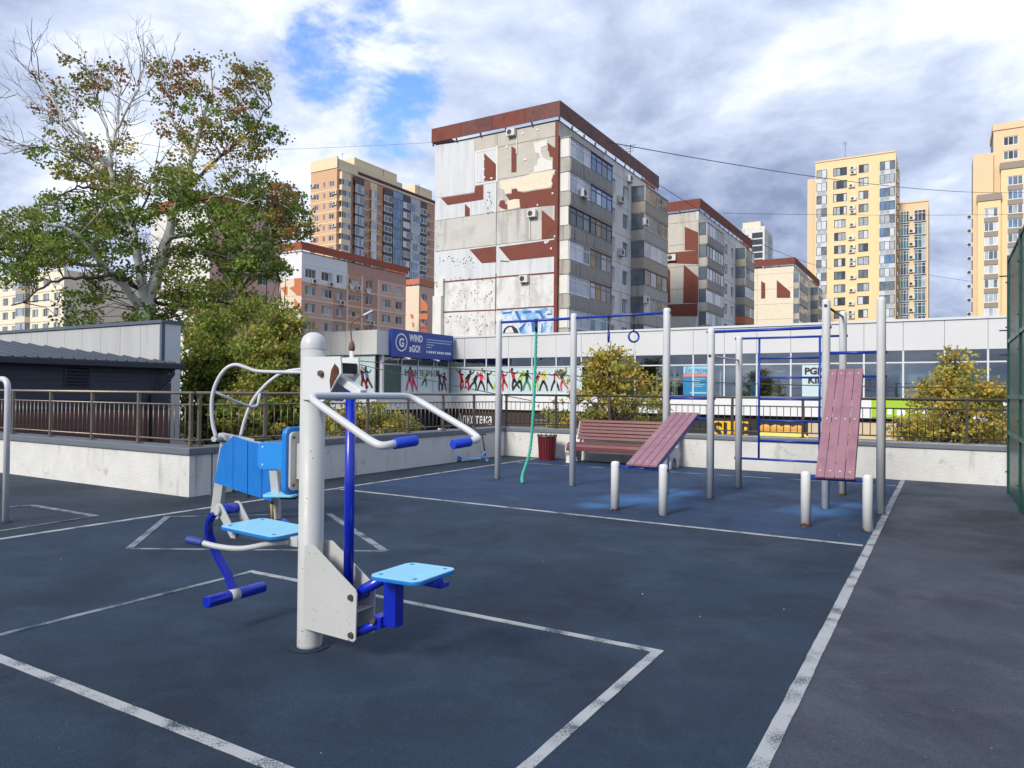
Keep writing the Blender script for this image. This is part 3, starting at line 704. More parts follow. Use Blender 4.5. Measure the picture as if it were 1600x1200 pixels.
    board(lo['L3'], lo['L4'], p['P6'], p['P8'], 0.56, zb2, (-0.01, -0.08))
    return z1
ZBAR = workout_frame()
# rope
def rope():
    xb = ony(838, 508, wy(-5.9)).x; y = wy(xb); top = Vector((xb, y, ZBAR))
    t = thing('climbing_rope', 'teal climbing rope hanging from the long blue bar to the ground', 'rope', top)
    g = onz(833, 752) ; g.z = 0.02
    foot = Vector((g.x, y - 0.45, 0.02))
    path = smooth_path([(0, 0, -0.18), (-0.012, -0.01, -0.9), (-0.035, -0.02, -1.6), (-0.075, -0.05, -2.2), Vector((foot.x - xb - 0.035, -0.20, -ZBAR + 0.14)), Vector((foot.x - xb + 0.05, -0.36, -ZBAR + 0.03))], 12)
    # three twisted strands
    n = len(path)
    for k in range(3):
        pts = []
        for i in range(n*3):
            s = i/(n*3-1)*(n-1); a = int(min(s, n-2)); p = path[a].lerp(path[a+1], s-a); th = s*1.5 + k*2.094
            pts.append(p + Vector((math.cos(th), math.sin(th), 0))*0.0125)
        MB().tube(pts, 0.0145, 6).build('strand', 'rope_teal', t)
    MB().tube([(0, 0, -0.022), (0, 0, -0.20)], 0.026, 10).build('top_sleeve', 'black_plastic', t)
    MB().lathe((0, 0, 0), [(0.026, -0.03), (0.032, 0.0), (0.026, 0.03)], 12).build('bar_clamp', 'black_plastic', t)
rope()
# rings
for px, ang, lab in ((951, 78, 'blue gymnastic ring seen edge on, nearer the middle post'), (991, 12, 'blue gymnastic ring seen face on, nearer the right post')):
    xb = ony(px, 495, wy(-4.4)).x; y = wy(xb)
    t = thing('gymnastic_ring', lab, 'gym ring', (xb, y, ZBAR), 0.0, 'gymnastic rings on the long blue bar')
    zr = zat(xb, y, px, 526) - ZBAR
    a = YAW + math.radians(ang); R = 0.082
    pts = [(R*math.cos(th)*math.cos(a), R*math.cos(th)*math.sin(a), zr + R*math.sin(th)) for th in [2*math.pi*i/28 for i in range(29)]]
    MB().tube(pts, 0.0155, 10, caps=False).build('ring', 'blue_bar', t)
    MB().tube([(0, 0, -0.02), (0, 0, zr + R - 0.01)], 0.011, 8).build('strap', 'black_plastic', t)
    MB().lathe((0, 0, 0), [(0.025, -0.028), (0.031, 0.0), (0.025, 0.028)], 12).build('strap_clamp', 'black_plastic', t)

# ------------------------------------------------------------------ bench, bin, scooter
def bench():
    x0, x1 = -7.02, -4.70
    t = thing('park_bench', 'maroon slatted park bench with white concrete legs against the parapet', 'bench', ((x0+x1)/2, 14.4, 0))
    O = Vector(t.location)
    prof = [(14.02, 0.0), (14.13, 0.0), (14.16, 0.13), (14.24, 0.21), (14.34, 0.21), (14.43, 0.13), (14.46, 0.0), (14.60, 0.0), (14.62, 0.18), (14.60, 0.40), (14.68, 0.62), (14.735, 0.86), (14.69, 0.88),
            (14.62, 0.70), (14.54, 0.50), (14.46, 0.42), (14.20, 0.40), (14.08, 0.40), (13.98, 0.33), (13.98, 0.24), (14.04, 0.16)]
    for x in (x0, x1 - 0.10, ):
        MB().prism(prof, lambda p, d: (d, p[0] - O.y, p[1]), x - O.x, x + 0.10 - O.x).build('concrete_leg', 'concrete_white', t, bevel=0.008)
    def slat(c, w, th, ang):
        y, z = c; u = Vector((0, math.cos(ang), math.sin(ang)))
        MB().beam((x0 + 0.03 - O.x, y - O.y, z), (x1 - 0.03 - O.x, y - O.y, z), w, th, up=(0, -math.sin(ang), math.cos(ang))).build('slat', 'slat_maroon', t, bevel=0.006)
    for i in range(6): slat((14.08 + 0.082*i, 0.43 - 0.002*i), 0.070, 0.035, -0.06)
    slat((14.015, 0.385), 0.075, 0.035, 1.25); slat((13.985, 0.312), 0.07, 0.035, 1.5)
    for i in range(6):
        s = i/5; slat((14.545 + 0.135*s, 0.52 + 0.37*s), 0.064, 0.034, math.radians(70))
bench()
def litter_bin():
    t = thing('litter_bin', 'small round maroon slatted litter bin beside the bench', 'bin', (-7.66, 14.36, 0))
    MB().lathe((0, 0, 0.02), [(0.0, 0.0), (0.165, 0.0), (0.19, 0.50), (0.175, 0.50), (0.16, 0.02)], 24).build('drum', 'black_plastic', t)
    sl = MB().beam((0.172, 0, 0.0), (0.205, 0, 0.53), 0.05, 0.016, up=(1, 0, 0)).mesh('stave', 'bin_maroon', bevel=0.004)
    for i in range(20): put('stave', sl, t, (0, 0, 0), 2*math.pi*i/20)
    MB().lathe((0, 0, 0.522), [(0.17, 0.0), (0.22, 0.0), (0.222, 0.022), (0.17, 0.024)], 24).build('rim', 'bolt_steel', t)
    kn = MB().ball((0.21, 0, 0.56), 0.022, n=8, k=6).mesh('rim_knob', 'bolt_steel')
    for i in range(12): put('rim_knob', kn, t, (0, 0, 0), 2*math.pi*i/12 + 0.1)
litter_bin()
def scooter():
    g = onz(722, 719); x, y = -8.72, 13.0
    t = thing('kick_scooter', 'small blue kick scooter leaning on the parapet wall', 'scooter', (x, y, 0), YAW - 0.15)
    MB().box(-0.27, 0.17, -0.055, 0.055, 0.075, 0.095).build('deck', 'scooter_blue', t, bevel=0.008)
    for xx in (-0.33, 0.29):
        w = MB().tube([(xx, -0.012, 0.056), (xx, 0.012, 0.056)], 0.055, 20).build('wheel', 'black_plastic', t, bevel=0.004)
        MB().tube([(xx, -0.0135, 0.056), (xx, 0.0135, 0.056)], 0.034, 16).build('hub', 'scooter_blue', w)
    MB().beam((-0.36, 0, 0.115), (-0.25, 0, 0.09), 0.035, 0.008).build('rear_guard', 'scooter_blue', t)
    MB().tube([(0.16, 0, 0.085), (0.235, 0, 0.20), (0.245, 0, 0.24)], 0.019, 10).build('neck', 'scooter_blue', t)
    MB().beam((0.29, -0.022, 0.05), (0.252, -0.018, 0.15), 0.02, 0.006).beam((0.29, 0.022, 0.05), (0.252, 0.018, 0.15), 0.02, 0.006).build('fork', 'scooter_blue', t)
    MB().tube([(0.255, 0, 0.13), (0.17, 0.02, 0.60)], 0.015, 10).build('steering_tube', 'black_plastic', t)
    h = MB().tube([(0.12, -0.17, 0.60), (0.215, 0.19, 0.60)], 0.012, 10).build('handlebar', 'black_plastic', t)
    for s in ((0.12, -0.17, 0.13, -0.09), (0.215, 0.19, 0.19, 0.11)): MB().tube([(s[0], s[1], 0.60), (s[2] + 0.012, s[3], 0.60)], 0.018, 10).build('grip', 'black_plastic', h)
scooter()

# ------------------------------------------------------------------ green court fence at the right
def court_fence():
    x = 0.86
    t = thing('court_fence', 'tall dark green steel sheet court fence at the right edge', 'fence', (x, 13.6, 0))
    O = Vector(t.location); ys = [13.62 - 2.06*i for i in range(4)]; zt = 3.62
    for i, y in enumerate(ys):
        MB().box(-0.03, 0.03, y - 0.03 - O.y, y + 0.03 - O.y, 0.0, zt + 0.10).build('fence_post', 'fence_green', t, bevel=0.004)
        for z in (0.35, 1.2, 2.15, 2.6, 3.3):
            MB().tube([(-0.030, y - O.y, z), (-0.05, y - O.y, z)], 0.012, 8).build('bolt', 'bolt_steel', t)
        for z in (2.12, 2.50, 3.35):
            if i == 0: MB().tube([(-0.03, y - O.y, z + 0.05), (-0.13, y - O.y, z + 0.05)], 0.010, 8).build('fixing_pin', 'black_plastic', t)
    for i in range(3):
        ya, yb = ys[i] - 0.032, ys[i+1] + 0.032
        for z0, z1 in ((0.02, 0.93), (0.99, 1.48), (1.54, 2.34), (2.40, zt)):
            MB().box(-0.004, 0.004, yb - O.y, ya - O.y, z0, z1).build('sheet_panel', 'fence_green', t)
        for z in (0.96, 1.51, 2.37):
            MB().box(-0.026, 0.026, yb - O.y, ya - O.y, z - 0.028, z + 0.028).build('cross_rail', 'fence_green_light', t, bevel=0.003)
        MB().box(-0.02, 0.02, yb - O.y, ya - O.y, zt + 0.002, zt + 0.04).build('top_rail', 'fence_green', t)
        MB().beam((0.012, ya - 0.05 - O.y, zt + 0.04), (0.012, yb + 0.3 - O.y, zt + 0.06), 0.015, 0.02).build('brace', 'fence_green', t)
court_fence()

# ================================================================== buildings
mat('concrete_panel', lin(198, 196, 190), 0.9, 0.06, 1.2, 0.2, 8, col2=lin(168, 165, 158), blotch=(0.6, 0.5, 0.7), streak=(lin(140, 136, 128), 1.2, 0.52, 0.8))
mat('concrete_light', lin(220, 220, 218), 0.85, 0.06, 1.0, 0.15, 8, col2=lin(184, 182, 178), blotch=(0.9, 0.5, 0.7), streak=(lin(164, 162, 158), 1.3, 0.52, 0.8))
mat('concrete_warm', lin(192, 187, 176), 0.9, 0.06, 1.2, 0.2, 8, streak=(lin(156, 150, 138), 1.2, 0.56, 0.8))
mat('concrete_sheet', lin(206, 209, 212), 0.6, 0.05, 0.9, stretch=(3, 3, 0.2), streak=(lin(176, 180, 184), 1.5, 0.5, 0.75))
mat('joint_dark', lin(112, 104, 96), 0.9, 0.2, 3)
mat('tile_red', lin(120, 64, 52), 0.8, 0.08, 3, col2=lin(104, 54, 44), blotch=(1.1, 0.5, 0.7))
mat('band_red', lin(102, 52, 44), 0.6, 0.08, 1.5, col2=lin(88, 42, 36), blotch=(0.35, 0.5, 0.56))
mat('band_red2', lin(156, 78, 56), 0.7, 0.07, 1.5)
mat('plaster_cream', lin(226, 215, 192), 0.9, 0.05, 2)
mat('plaster_white', lin(222, 220, 214), 0.9, 0.05, 1.5, streak=(lin(190, 186, 178), 1.4, 0.58, 0.8))
mat('wall_white', lin(224, 222, 217), 0.9, 0.05, 1.5, streak=(lin(172, 166, 156), 1.2, 0.54, 0.78))
mat('balcony_grey', lin(176, 172, 164), 0.85, 0.08, 2, streak=(lin(124, 118, 108), 2.0, 0.55, 0.8))
mat('balcony_tan', lin(172, 162, 146), 0.85, 0.08, 2)
mat('frame_white', lin(224, 225, 226), 0.5, 0.03, 4)
mat('frame_dark', lin(52, 52, 56), 0.5, 0.05, 4)
mat('frame_blue', lin(42, 66, 120), 0.5, 0.05, 4)
mat('frame_wood', lin(150, 128, 104), 0.7, 0.1, 4)
mat('ac_white', lin(208, 208, 204), 0.5, 0.05, 6)
mat('core_dark', lin(60, 58, 56), 0.9, 0.1, 2)
mat('roof_dark', lin(70, 70, 74), 0.9, 0.1, 2)
mat('pane_dark', lin(58, 66, 74), 0.08, 0.35, 0.7, spec=0.9)
mat('pane_mid', lin(104, 116, 126), 0.10, 0.35, 0.7, spec=0.9)
mat('pane_light', lin(168, 176, 182), 0.14, 0.25, 0.9, spec=0.8)
mat('pane_sky', lin(96, 130, 168), 0.05, 0.35, 0.5, spec=1.0)
mat('pane_white', lin(206, 212, 218), 0.15, 0.12, 0.9, spec=0.8)
mat('pane_tan', lin(176, 140, 110), 0.5, 0.2, 1)
mat('pane_teal', lin(70, 118, 122), 0.06, 0.3, 0.5, spec=1.0)
mat('mural_blue', lin(120, 168, 214), 0.85, 0.35, 1.6, col2=lin(206, 218, 228), blotch=(1.0, 0.46, 0.56))
mat('mural_dark', lin(44, 48, 54), 0.8, 0.2, 3)
mat('mural_line', lin(64, 110, 178), 0.8, 0.2, 3)
mat('pink_plaster', lin(216, 178, 162), 0.9, 0.05, 1.5)
mat('pink_brown', lin(188, 148, 134), 0.9, 0.06, 1.5)
mat('cream_trim', lin(226, 208, 186), 0.9, 0.04, 2)
mat('orange_patch', lin(196, 120, 84), 0.85, 0.06, 2)
mat('white_clad', lin(228, 228, 228), 0.7, 0.02, 1)
mat('brick_tan', lin(212, 172, 136), 0.9, 0.07, 2.5)
mat('brick_orange', lin(202, 154, 122), 0.9, 0.07, 2.5)
mat('tower_cream', lin(230, 212, 176), 0.8, 0.03, 1)
mat('dark_clad', lin(84, 74, 68), 0.6, 0.06, 1)
mat('maroon_strip', lin(84, 38, 36), 0.6, 0.06, 1)
mat('yellow_clad', lin(236, 208, 160), 0.65, 0.03, 0.8, stretch=(4, 4, 0.2))
mat('yellow_warm', lin(226, 198, 158), 0.65, 0.03, 0.8)
mat('grey_clad', lin(146, 136, 124), 0.6, 0.04, 1)
mat('block_cream', lin(232, 224, 200), 0.9, 0.04, 1.2)

class Face:
    """one vertical face of an axis-aligned building. s runs along the face, d goes into it, z up.
    front: faces -y, s = x - x_corner (negative to the left). right: faces +x, s = y - y_corner"""
    def __init__(f, bld, kind, x, y):
        f.b, f.kind, f.x, f.y = bld, kind, x, y; f.rot = 0.0 if kind == 'front' else math.pi/2
        f.o = Vector((x, y, 0)) - Vector(bld.location)
    def loc(f, s, d, z):
        return f.o + (Vector((s, d, z)) if f.kind == 'front' else Vector((-d, s, z)))
    def px(f, px, py):
        """photo pixel -> (s, z) on this face"""
        w = ony(px, py, f.y) if f.kind == 'front' else onx(px, py, f.x)
        return ((w.x - f.x) if f.kind == 'front' else (w.y - f.y), w.z)
    def box(f, name, s0, s1, d0, d1, z0, z1, m, parent=None):
        if s0 > s1: s0, s1 = s1, s0
        me = shared_box(s1-s0, d1-d0, z1-z0, m)
        p = f.loc((s0+s1)/2, (d0+d1)/2, z0)
        if parent is not None: p = p - Vector(parent.location); R = parent.rotation_euler.z; 
        if parent is not None and parent.rotation_euler.z: p = Matrix.Rotation(-parent.rotation_euler.z, 3, 'Z') @ p; return put(name, me, parent, p)
        return put(name, me, parent or f.b, p, f.rot)
    def mesh(f, name, mb, mats, s=0, d=0, z=0, parent=None):
        return mb.build(name, mats, parent or f.b, loc=f.loc(s, d, z), rotz=f.rot)
    def poly(f, name, pts, m, d0=-0.025, d1=0.0):
        """flat shape on the face from photo pixels"""
        q = [f.px(*p) for p in pts]; cs = sum(p[0] for p in q)/len(q); cz = sum(p[1] for p in q)/len(q)
        mb = MB().prism([(p[0]-cs, p[1]-cz) for p in q], lambda p, d: (p[0], d, p[1]), d0, d1)
        return f.mesh(name, mb, m, cs, 0, cz)
    def wall(f, name, s0, s1, z0, z1, holes, m, depth=0.28):
        """wall slab with real openings; holes = (s0, s1, z0, z1)"""
        if s0 > s1: s0, s1 = s1, s0
        S = sorted({s0, s1, *[h[0] for h in holes], *[h[1] for h in holes]}); Z = sorted({z0, z1, *[h[2] for h in holes], *[h[3] for h in holes]})
        S = [s for s in S if s0-1e-6 <= s <= s1+1e-6]; Z = [z for z in Z if z0-1e-6 <= z <= z1+1e-6]
        mb = MB(); cs, cz = (s0+s1)/2, z0
        for i in range(len(S)-1):
            j = 0
            while j < len(Z)-1:
                ms, mz = (S[i]+S[i+1])/2, (Z[j]+Z[j+1])/2
                if not any(h[0] < ms < h[1] and h[2] < mz < h[3] for h in holes):
                    mb.quad((S[i]-cs, 0, Z[j]-cz), (S[i+1]-cs, 0, Z[j]-cz), (S[i+1]-cs, 0, Z[j+1]-cz), (S[i]-cs, 0, Z[j+1]-cz))
                j += 1
        for a, b, c, d in holes:
            mb.quad((a-cs, 0, c-cz), (a-cs, 0, d-cz), (a-cs, depth, d-cz), (a-cs, depth, c-cz))
            mb.quad((b-cs, 0, d-cz), (b-cs, 0, c-cz), (b-cs, depth, c-cz), (b-cs, depth, d-cz))
            mb.quad((a-cs, 0, d-cz), (b-cs, 0, d-cz), (b-cs, depth, d-cz), (a-cs, depth, d-cz))
            mb.quad((b-cs, 0, c-cz), (a-cs, 0, c-cz), (a-cs, depth, c-cz), (b-cs, depth, c-cz))
        # outer rim so that the slab is solid from the side
        for (a, c), (b, d) in (((s0, z0), (s0, z1)), ((s1, z1), (s1, z0)), ((s0, z1), (s1, z1)), ((s1, z0), (s0, z0))):
            mb.quad((a-cs, 0, c-cz), (b-cs, 0, d-cz), (b-cs, depth, d-cz), (a-cs, depth, c-cz))
        me = mb.mesh(name, m, fix=False)
        return put(name, me, f.b, f.loc(cs, 0, cz), f.rot)
    def window(f, s, z, w, h, n=2, frame='frame_white', pane='pane_dark', d=0.12, name='window', t=0.07, rows=1, panes=None, parent=None):
        """framed window with n lights across; (s, z) is the lower middle"""
        pn = tuple(panes) if panes else (pane,)*n
        k = ('win', round(w, 2), round(h, 2), n, frame, pn, t, rows)
        if k not in CACHE:
            ms = [frame] + sorted(set(pn)); mb = MB()
            mb.box(-w/2, -w/2+t, 0, 0.06, 0, h).box(w/2-t, w/2, 0, 0.06, 0, h).box(-w/2+t, w/2-t, 0.001, 0.06, 0, t).box(-w/2+t, w/2-t, 0.001, 0.06, h-t, h)
            for i in range(1, n): x = -w/2 + w*i/n; mb.box(x-t*0.4, x+t*0.4, 0.004, 0.06, t, h-t)
            for j in range(1, rows): zz = h*(1 - 0.28*j) if rows == 2 else h*j/rows; mb.box(-w/2+t, w/2-t, 0.006, 0.05, zz-t*0.4, zz+t*0.4)
            for i in range(n):
                xa, xb = -w/2 + w*i/n, -w/2 + w*(i+1)/n
                mb.quad((xa, 0.035, t*0.5), (xb, 0.035, t*0.5), (xb, 0.035, h-t*0.5), (xa, 0.035, h-t*0.5), ms.index(pn[i]))
            CACHE[k] = mb.mesh('window', ms, fix=False)
        return put(name, CACHE[k], parent or f.b, f.loc(s, d, z), f.rot)
    def ac(f, s, z, w=0.85, h=0.6, d=0.0):
        k = ('ac', w, h)
        if k not in CACHE:
            mb = MB().box(-w/2, w/2, -0.40, -0.06, 0, h).box(-w*0.35, -w*0.30, -0.38, 0, -0.06, -0.001).box(w*0.30, w*0.35, -0.38, 0, -0.06, -0.001)
            mb.tube([(-w*0.12, -0.401, h*0.5), (-w*0.12, -0.412, h*0.5)], h*0.38, 14, m=1); CACHE[k] = mb.mesh('air_conditioner', ['ac_white', 'frame_dark'])
        return put('air_conditioner', CACHE[k], f.b, f.loc(s, d, z), f.rot)
    def dish(f, s, z, r=0.45):
        k = ('dish', r)
        if k not in CACHE:
            mb = MB(); n = 14
            for rr_, dd in ((0.02, 0.0), (r*0.55, -0.05), (r, -0.16)):
                for j in range(n): a = 2*math.pi*j/n; mb.v.append((rr_*math.cos(a), -0.35 + dd*1.0, rr_*math.sin(a)))
            for i in range(2):
                for j in range(n): mb.f.append((i*n+j, i*n+(j+1) % n, (i+1)*n+(j+1) % n, (i+1)*n+j)); mb.m.append(0); mb.sm.append(True)
            mb.tube([(0, 0, -0.1), (0, -0.34, 0)], 0.03, 6); CACHE[k] = mb.mesh('satellite_dish', 'ac_white', fix=False)
        return put('satellite_dish', CACHE[k], f.b, f.loc(s, 0, z), f.rot)
    def balcony(f, s0, s1, z, h, proj, m, frame, pane, n, ribs=True, glaz_h=1.55, glazed=True, panes=None):
        """parapet box with a slab, glazing above it"""
        if s0 > s1: s0, s1 = s1, s0
        w = s1-s0; mb = MB().box(-w/2, w/2, -proj, -proj+0.08, 0, h).box(-w/2, -w/2+0.08, -proj+0.08, 0.0, 0, h).box(w/2-0.08, w/2, -proj+0.08, 0.0, 0, h)
        mb.box(-w/2+0.08, w/2-0.08, -proj+0.08, 0.0, 0.0, 0.14)
        mb.box(-w/2-0.03, w/2+0.03, -proj-0.03, -proj+0.10, h+0.001, h+0.05)
        if ribs:
            k = int(w/0.26)
            for i in range(k): x = -w/2 + w*(i+0.5)/k; mb.box(x-0.07, x+0.07, -proj-0.07, -proj-0.001, 0.08, h-0.08)
        o = put('balcony', mb.mesh('balcony', m, fix=False), f.b, f.loc((s0+s1)/2, 0, z), f.rot)
        if glazed:
            g = f.window((s0+s1)/2, z+h+0.055, w-0.06, glaz_h, n, frame, pane, d=-proj+0.02, name='glazing', t=0.06, panes=panes)
            g.parent = o; g.location = (0, -proj+0.02, h+0.055); g.rotation_euler = (0, 0, 0)
            for sx in (-1, 1):
                e = put('side_glazing', shared_box(0.05, max(0.05, proj-0.16), glaz_h, 'pane_mid'), o, (sx*(w/2-0.07), -proj/2+0.04, h+0.055))
            put('canopy', shared_box(w+0.05, proj+0.06, 0.06, 'balcony_grey'), o, (0, -proj/2-0.01, h+0.06+glaz_h))
        return o
rb = random.Random(21)

def roof_band(bld, x0, x1, y0, y1, zb, zt, m, gap, m2=None, off=0.30, posts=2.4, nf=3, nr=4):
    """the red fascia on stilts round a flat roof"""
    o = Vector(bld.location); xa, xb, ya, yb = x0-off, x1+off, y0-off, y1+off
    def bx(name, a, b, c, d, e, g, mm): wbuild(MB().box(a, b, c, d, e, g), name, mm, bld)
    for i in range(nf):
        u0, u1 = xa+(xb-xa)*i/nf, xa+(xb-xa)*(i+1)/nf; bx('fascia_panel', u0, u1-0.03, ya, ya+0.08, zb, zt, (m2 if m2 and i % 2 == 0 else m))
    for i in range(nr):
        u0, u1 = ya+0.082+(yb-ya-0.08)*i/nr, ya+0.082+(yb-ya-0.08)*(i+1)/nr; bx('fascia_panel', xb-0.08, xb, u0, u1-0.03, zb+0.002, zt-0.002, m)
    bx('fascia_back', xa, xa+0.08, ya+0.082, yb, zb, zt, m); bx('fascia_back', xa+0.082, xb-0.082, yb-0.08, yb, zb, zt, m)
    bx('roof_slab', x0+0.05, x1-0.05, y0+0.05, y1-0.05, gap-0.02, gap+0.16, 'roof_dark')
    me = shared_box(0.12, 0.12, zb-gap-0.002, 'frame_dark')
    for i in range(int((xb-xa)/posts)+1): put('fascia_post', me, bld, Vector((xa+0.1+(xb-xa-0.25)*i/int((xb-xa)/posts), ya+0.16, gap)) - o)
    for i in range(1, int((yb-ya)/posts)+1): put('fascia_post', me, bld, Vector((xb-0.16, ya+0.2+(yb-ya-0.3)*i/int((yb-ya)/posts), gap)) - o)
def antenna(bld, x, y, z, h=3.0):
    mb = MB().tube([(0, 0, 0), (0, 0, h)], 0.04, 5)
    for k in range(3): mb.tube([(-0.6+0.1*k, 0, h-0.1-0.3*k), (0.6-0.1*k, 0, h-0.1-0.3*k)], 0.025, 4)
    put('antenna', mb.mesh('antenna', 'frame_dark'), bld, Vector((x, y, z)) - Vector(bld.location))

# ---------------------------------------------------------------- the big panel block
def main_block():
    X, Y, W, L = -27.67, 53.37, 12.7, 23.6
    b = thing('apartment_block', 'large worn concrete apartment block with red roof fascia and patchy painted end wall', 'building', (X, Y, STREET))
    FH, Z0 = 2.85, 23.0
    wbuild(MB().box(X-W+0.1, X-0.29, Y+0.29, Y+L-0.1, STREET, 24.2), 'core', 'core_dark', b)
    wbuild(MB().box(X-W, X-W+0.098, Y+0.3, Y+L, STREET, 24.2), 'rear_wall', 'concrete_panel', b); wbuild(MB().box(X-W+0.1, X, Y+L-0.098, Y+L, STREET, 24.2), 'rear_wall', 'concrete_panel', b)
    f = Face(b, 'front', X, Y); r = Face(b, 'right', X, Y)
    smid = f.px(776, 300)[0]
    # end wall: storey-high panels in two columns
    mats_l = ['concrete_sheet', 'concrete_sheet', 'concrete_panel', 'concrete_sheet', 'concrete_light', 'concrete_light', 'concrete_light', 'concrete_light', 'concrete_light']
    mats_r = ['concrete_warm', 'concrete_panel', 'concrete_panel', 'concrete_sheet', 'concrete_light', 'concrete_light', 'concrete_light', 'concrete_light', 'concrete_light']
    f.box('wall_panel', -W, smid-0.02, 0, 0.28, Z0+0.02, 24.2, 'concrete_warm'); f.box('wall_panel', smid+0.02, -0.30, 0, 0.28, Z0+0.02, 24.2, 'concrete_warm')
    for k in range(9):
        z1, z0 = Z0 - FH*k, Z0 - FH*(k+1)
        jj = [rb.uniform(-0.012, 0.012) for _ in range(2)]
        f.box('wall_panel', -W, smid-0.025, jj[0], 0.28, z0+0.02, z1-0.02, mats_l[k]); f.box('wall_panel', smid+0.025, -0.30, jj[1], 0.28, z0+0.02, z1-0.02, mats_r[k])
    f.box('corner_strip', -0.299, -0.001, -0.01, 0.28, STREET, 24.2, 'tile_red')
    c = lambda x, y: (660 + x/3.0, 140 + y/3.0)             # enlarged detail -> photo
    P = lambda name, pts, m, d=0.03: f.poly(name, [c(*p) for p in pts], m, -d, -0.014)
    red = [[(290,298),(346,350),(346,425),(290,428)], [(418,265),(441,280),(441,385),(418,388)], [(588,248),(604,262),(628,276),(628,372),(612,374),(612,318),(596,312),(594,290),(588,286)],
           [(390,492),(420,488),(420,468),(444,466),(446,478),(480,482),(520,474),(560,468),(606,462),(612,440),(606,430),(614,402),(628,392),(628,540),(500,552),(460,556),(456,512),(432,512),(410,520)],
           [(358,545),(366,520),(386,518),(388,536),(400,540),(398,562),(372,556)], [(88,508),(245,484),(249,452),(286,447),(286,514),(118,541)], [(200,536),(222,556),(222,592),(200,594)],
           [(560,564),(628,622),(628,694),(560,700)], [(358,738),(628,702),(628,780),(412,802)], [(222,750),(346,734),(346,808),(278,813)]]
    for q in red: P('red_paint', q, 'tile_red')
    P('cream_paint', [(366,432),(440,416),(520,392),(626,376),(612,398),(604,428),(610,440),(602,458),(520,470),(478,478),(448,474),(442,462),(418,466),(418,484),(388,490),(384,470),(366,466)], 'plaster_cream', 0.026)
    P('cream_paint', [(398,522),(430,514),(454,514),(458,552),(372,570),(366,562),(400,564)], 'plaster_cream', 0.027)
    P('white_paint', [(522,250),(585,236),(584,262),(560,270),(556,296),(566,320),(590,330),(610,334),(610,372),(524,390),(524,362),(540,350),(540,330),(554,318),(548,300),(530,296)], 'plaster_white', 0.026)
    P('grey_sheet', [(60,262),(245,236),(245,480),(86,506),(60,500)], 'concrete_sheet', 0.026)
    P('white_trim', [(247,290),(352,268),(352,276),(256,296),(256,440),(350,424),(350,432),(247,450)], 'plaster_white', 0.028)
    P('white_trim', [(346,264),(354,262),(354,430),(346,432)], 'plaster_white', 0.031)
    P('red_joint', [(92,899),(345,878),(345,884),(92,905)], 'tile_red'); P('red_joint', [(349,876),(622,854),(622,862),(349,882)], 'tile_red')
    P('red_joint', [(96,1040),(345,1030),(345,1036),(96,1046)], 'tile_red'); P('red_joint', [(349,1028),(618,1012),(618,1019),(349,1035)], 'tile_red')
    P('dark_joint', [(343,862),(348,862),(346,1040),(341,1040)], 'joint_dark', 0.028)
    P('grey_band', [(366,800),(408,804),(408,808),(366,806)], 'joint_dark', 0.028)
    # small scuffs: white dabs and flaked holes
    dabs = MB(); holes = MB(); n_ = random.Random(5)
    def dab(mb, x, y, w, h, d):
        pts = [f.px(*c(x+w*math.cos(a)*n_.uniform(0.6, 1.2), y+h*math.sin(a)*n_.uniform(0.6, 1.2))) for a in [i*math.pi/3.5+n_.random()*0.4 for i in range(7)]]
        mb.prism([(p[0], p[1]) for p in pts], lambda p, dd: (p[0], dd, p[1]), d - 0.012, d)
    for x, y in ((288,326),(290,372),(292,410),(324,416),(350,270),(480,328),(505,376),(540,188),(470,206),(402,320),(396,268),(610,486),(540,540),(604,744),(620,688),(522,905),(470,960),(585,714),(578,716),(592,710),(560,400)): dab(dabs, x, y, n_.uniform(4, 8), n_.uniform(4, 7), -0.032)
    for i in range(46): dab(holes, n_.uniform(110, 335), n_.gauss(1090, 26), n_.uniform(1, 4), n_.uniform(1, 5.5), -0.0125)
    for i in range(36): dab(holes, n_.uniform(140, 335), n_.gauss(965, 28), n_.uniform(1, 3), n_.uniform(1, 5), -0.0125)
    for i in range(26): dab(holes, n_.gauss(170, 40), n_.gauss(805, 16), n_.uniform(1.5, 4), n_.uniform(1, 4), -0.0125)
    for i in range(24): dab(holes, n_.gauss(315, 10), n_.uniform(470, 590), n_.uniform(1, 2.5), n_.uniform(1.5, 6), -0.0125)
    for i in range(22): dab(holes, n_.uniform(130, 330), n_.gauss(890, 5), n_.uniform(1, 4), n_.uniform(1, 3), -0.0335)
    for i in range(16): dab(holes, n_.uniform(60, 90), n_.uniform(620, 1000), n_.uniform(1, 3), n_.uniform(1, 4), -0.0125)
    tag(f.mesh('white_dabs', dabs, 'plaster_white'), kind='stuff'); tag(f.mesh('flaked_spots', holes, 'joint_dark'), kind='stuff')
    # mural at the foot
    P('mural', [(368,1034),(610,1018),(610,1150),(368,1150)], 'mural_blue', 0.024)
    P('mural_figure', [(378,1142),(384,1122),(400,1108),(424,1106),(444,1122),(454,1142)], 'mural_dark', 0.030)
    P('mural_figure', [(388,1140),(394,1124),(406,1114),(420,1114),(430,1140)], 'concrete_light', 0.034)
    for q in ([(432,1040),(446,1036),(470,1092),(462,1098)], [(470,1040),(510,1034),(512,1046),(474,1050)], [(530,1036),(556,1034),(578,1084),(570,1088),(548,1050),(530,1046)], [(510,1090),(530,1088),(530,1130),(516,1140)],
              [(452,1120),(478,1096),(484,1102),(460,1142)], [(585,1050),(608,1048),(608,1056),(585,1058)], [(376,1044),(420,1040),(420,1048),(376,1054)], [(560,1096),(566,1096),(562,1140),(556,1140)]):
        P('mural_stroke', q, 'mural_line', 0.029)
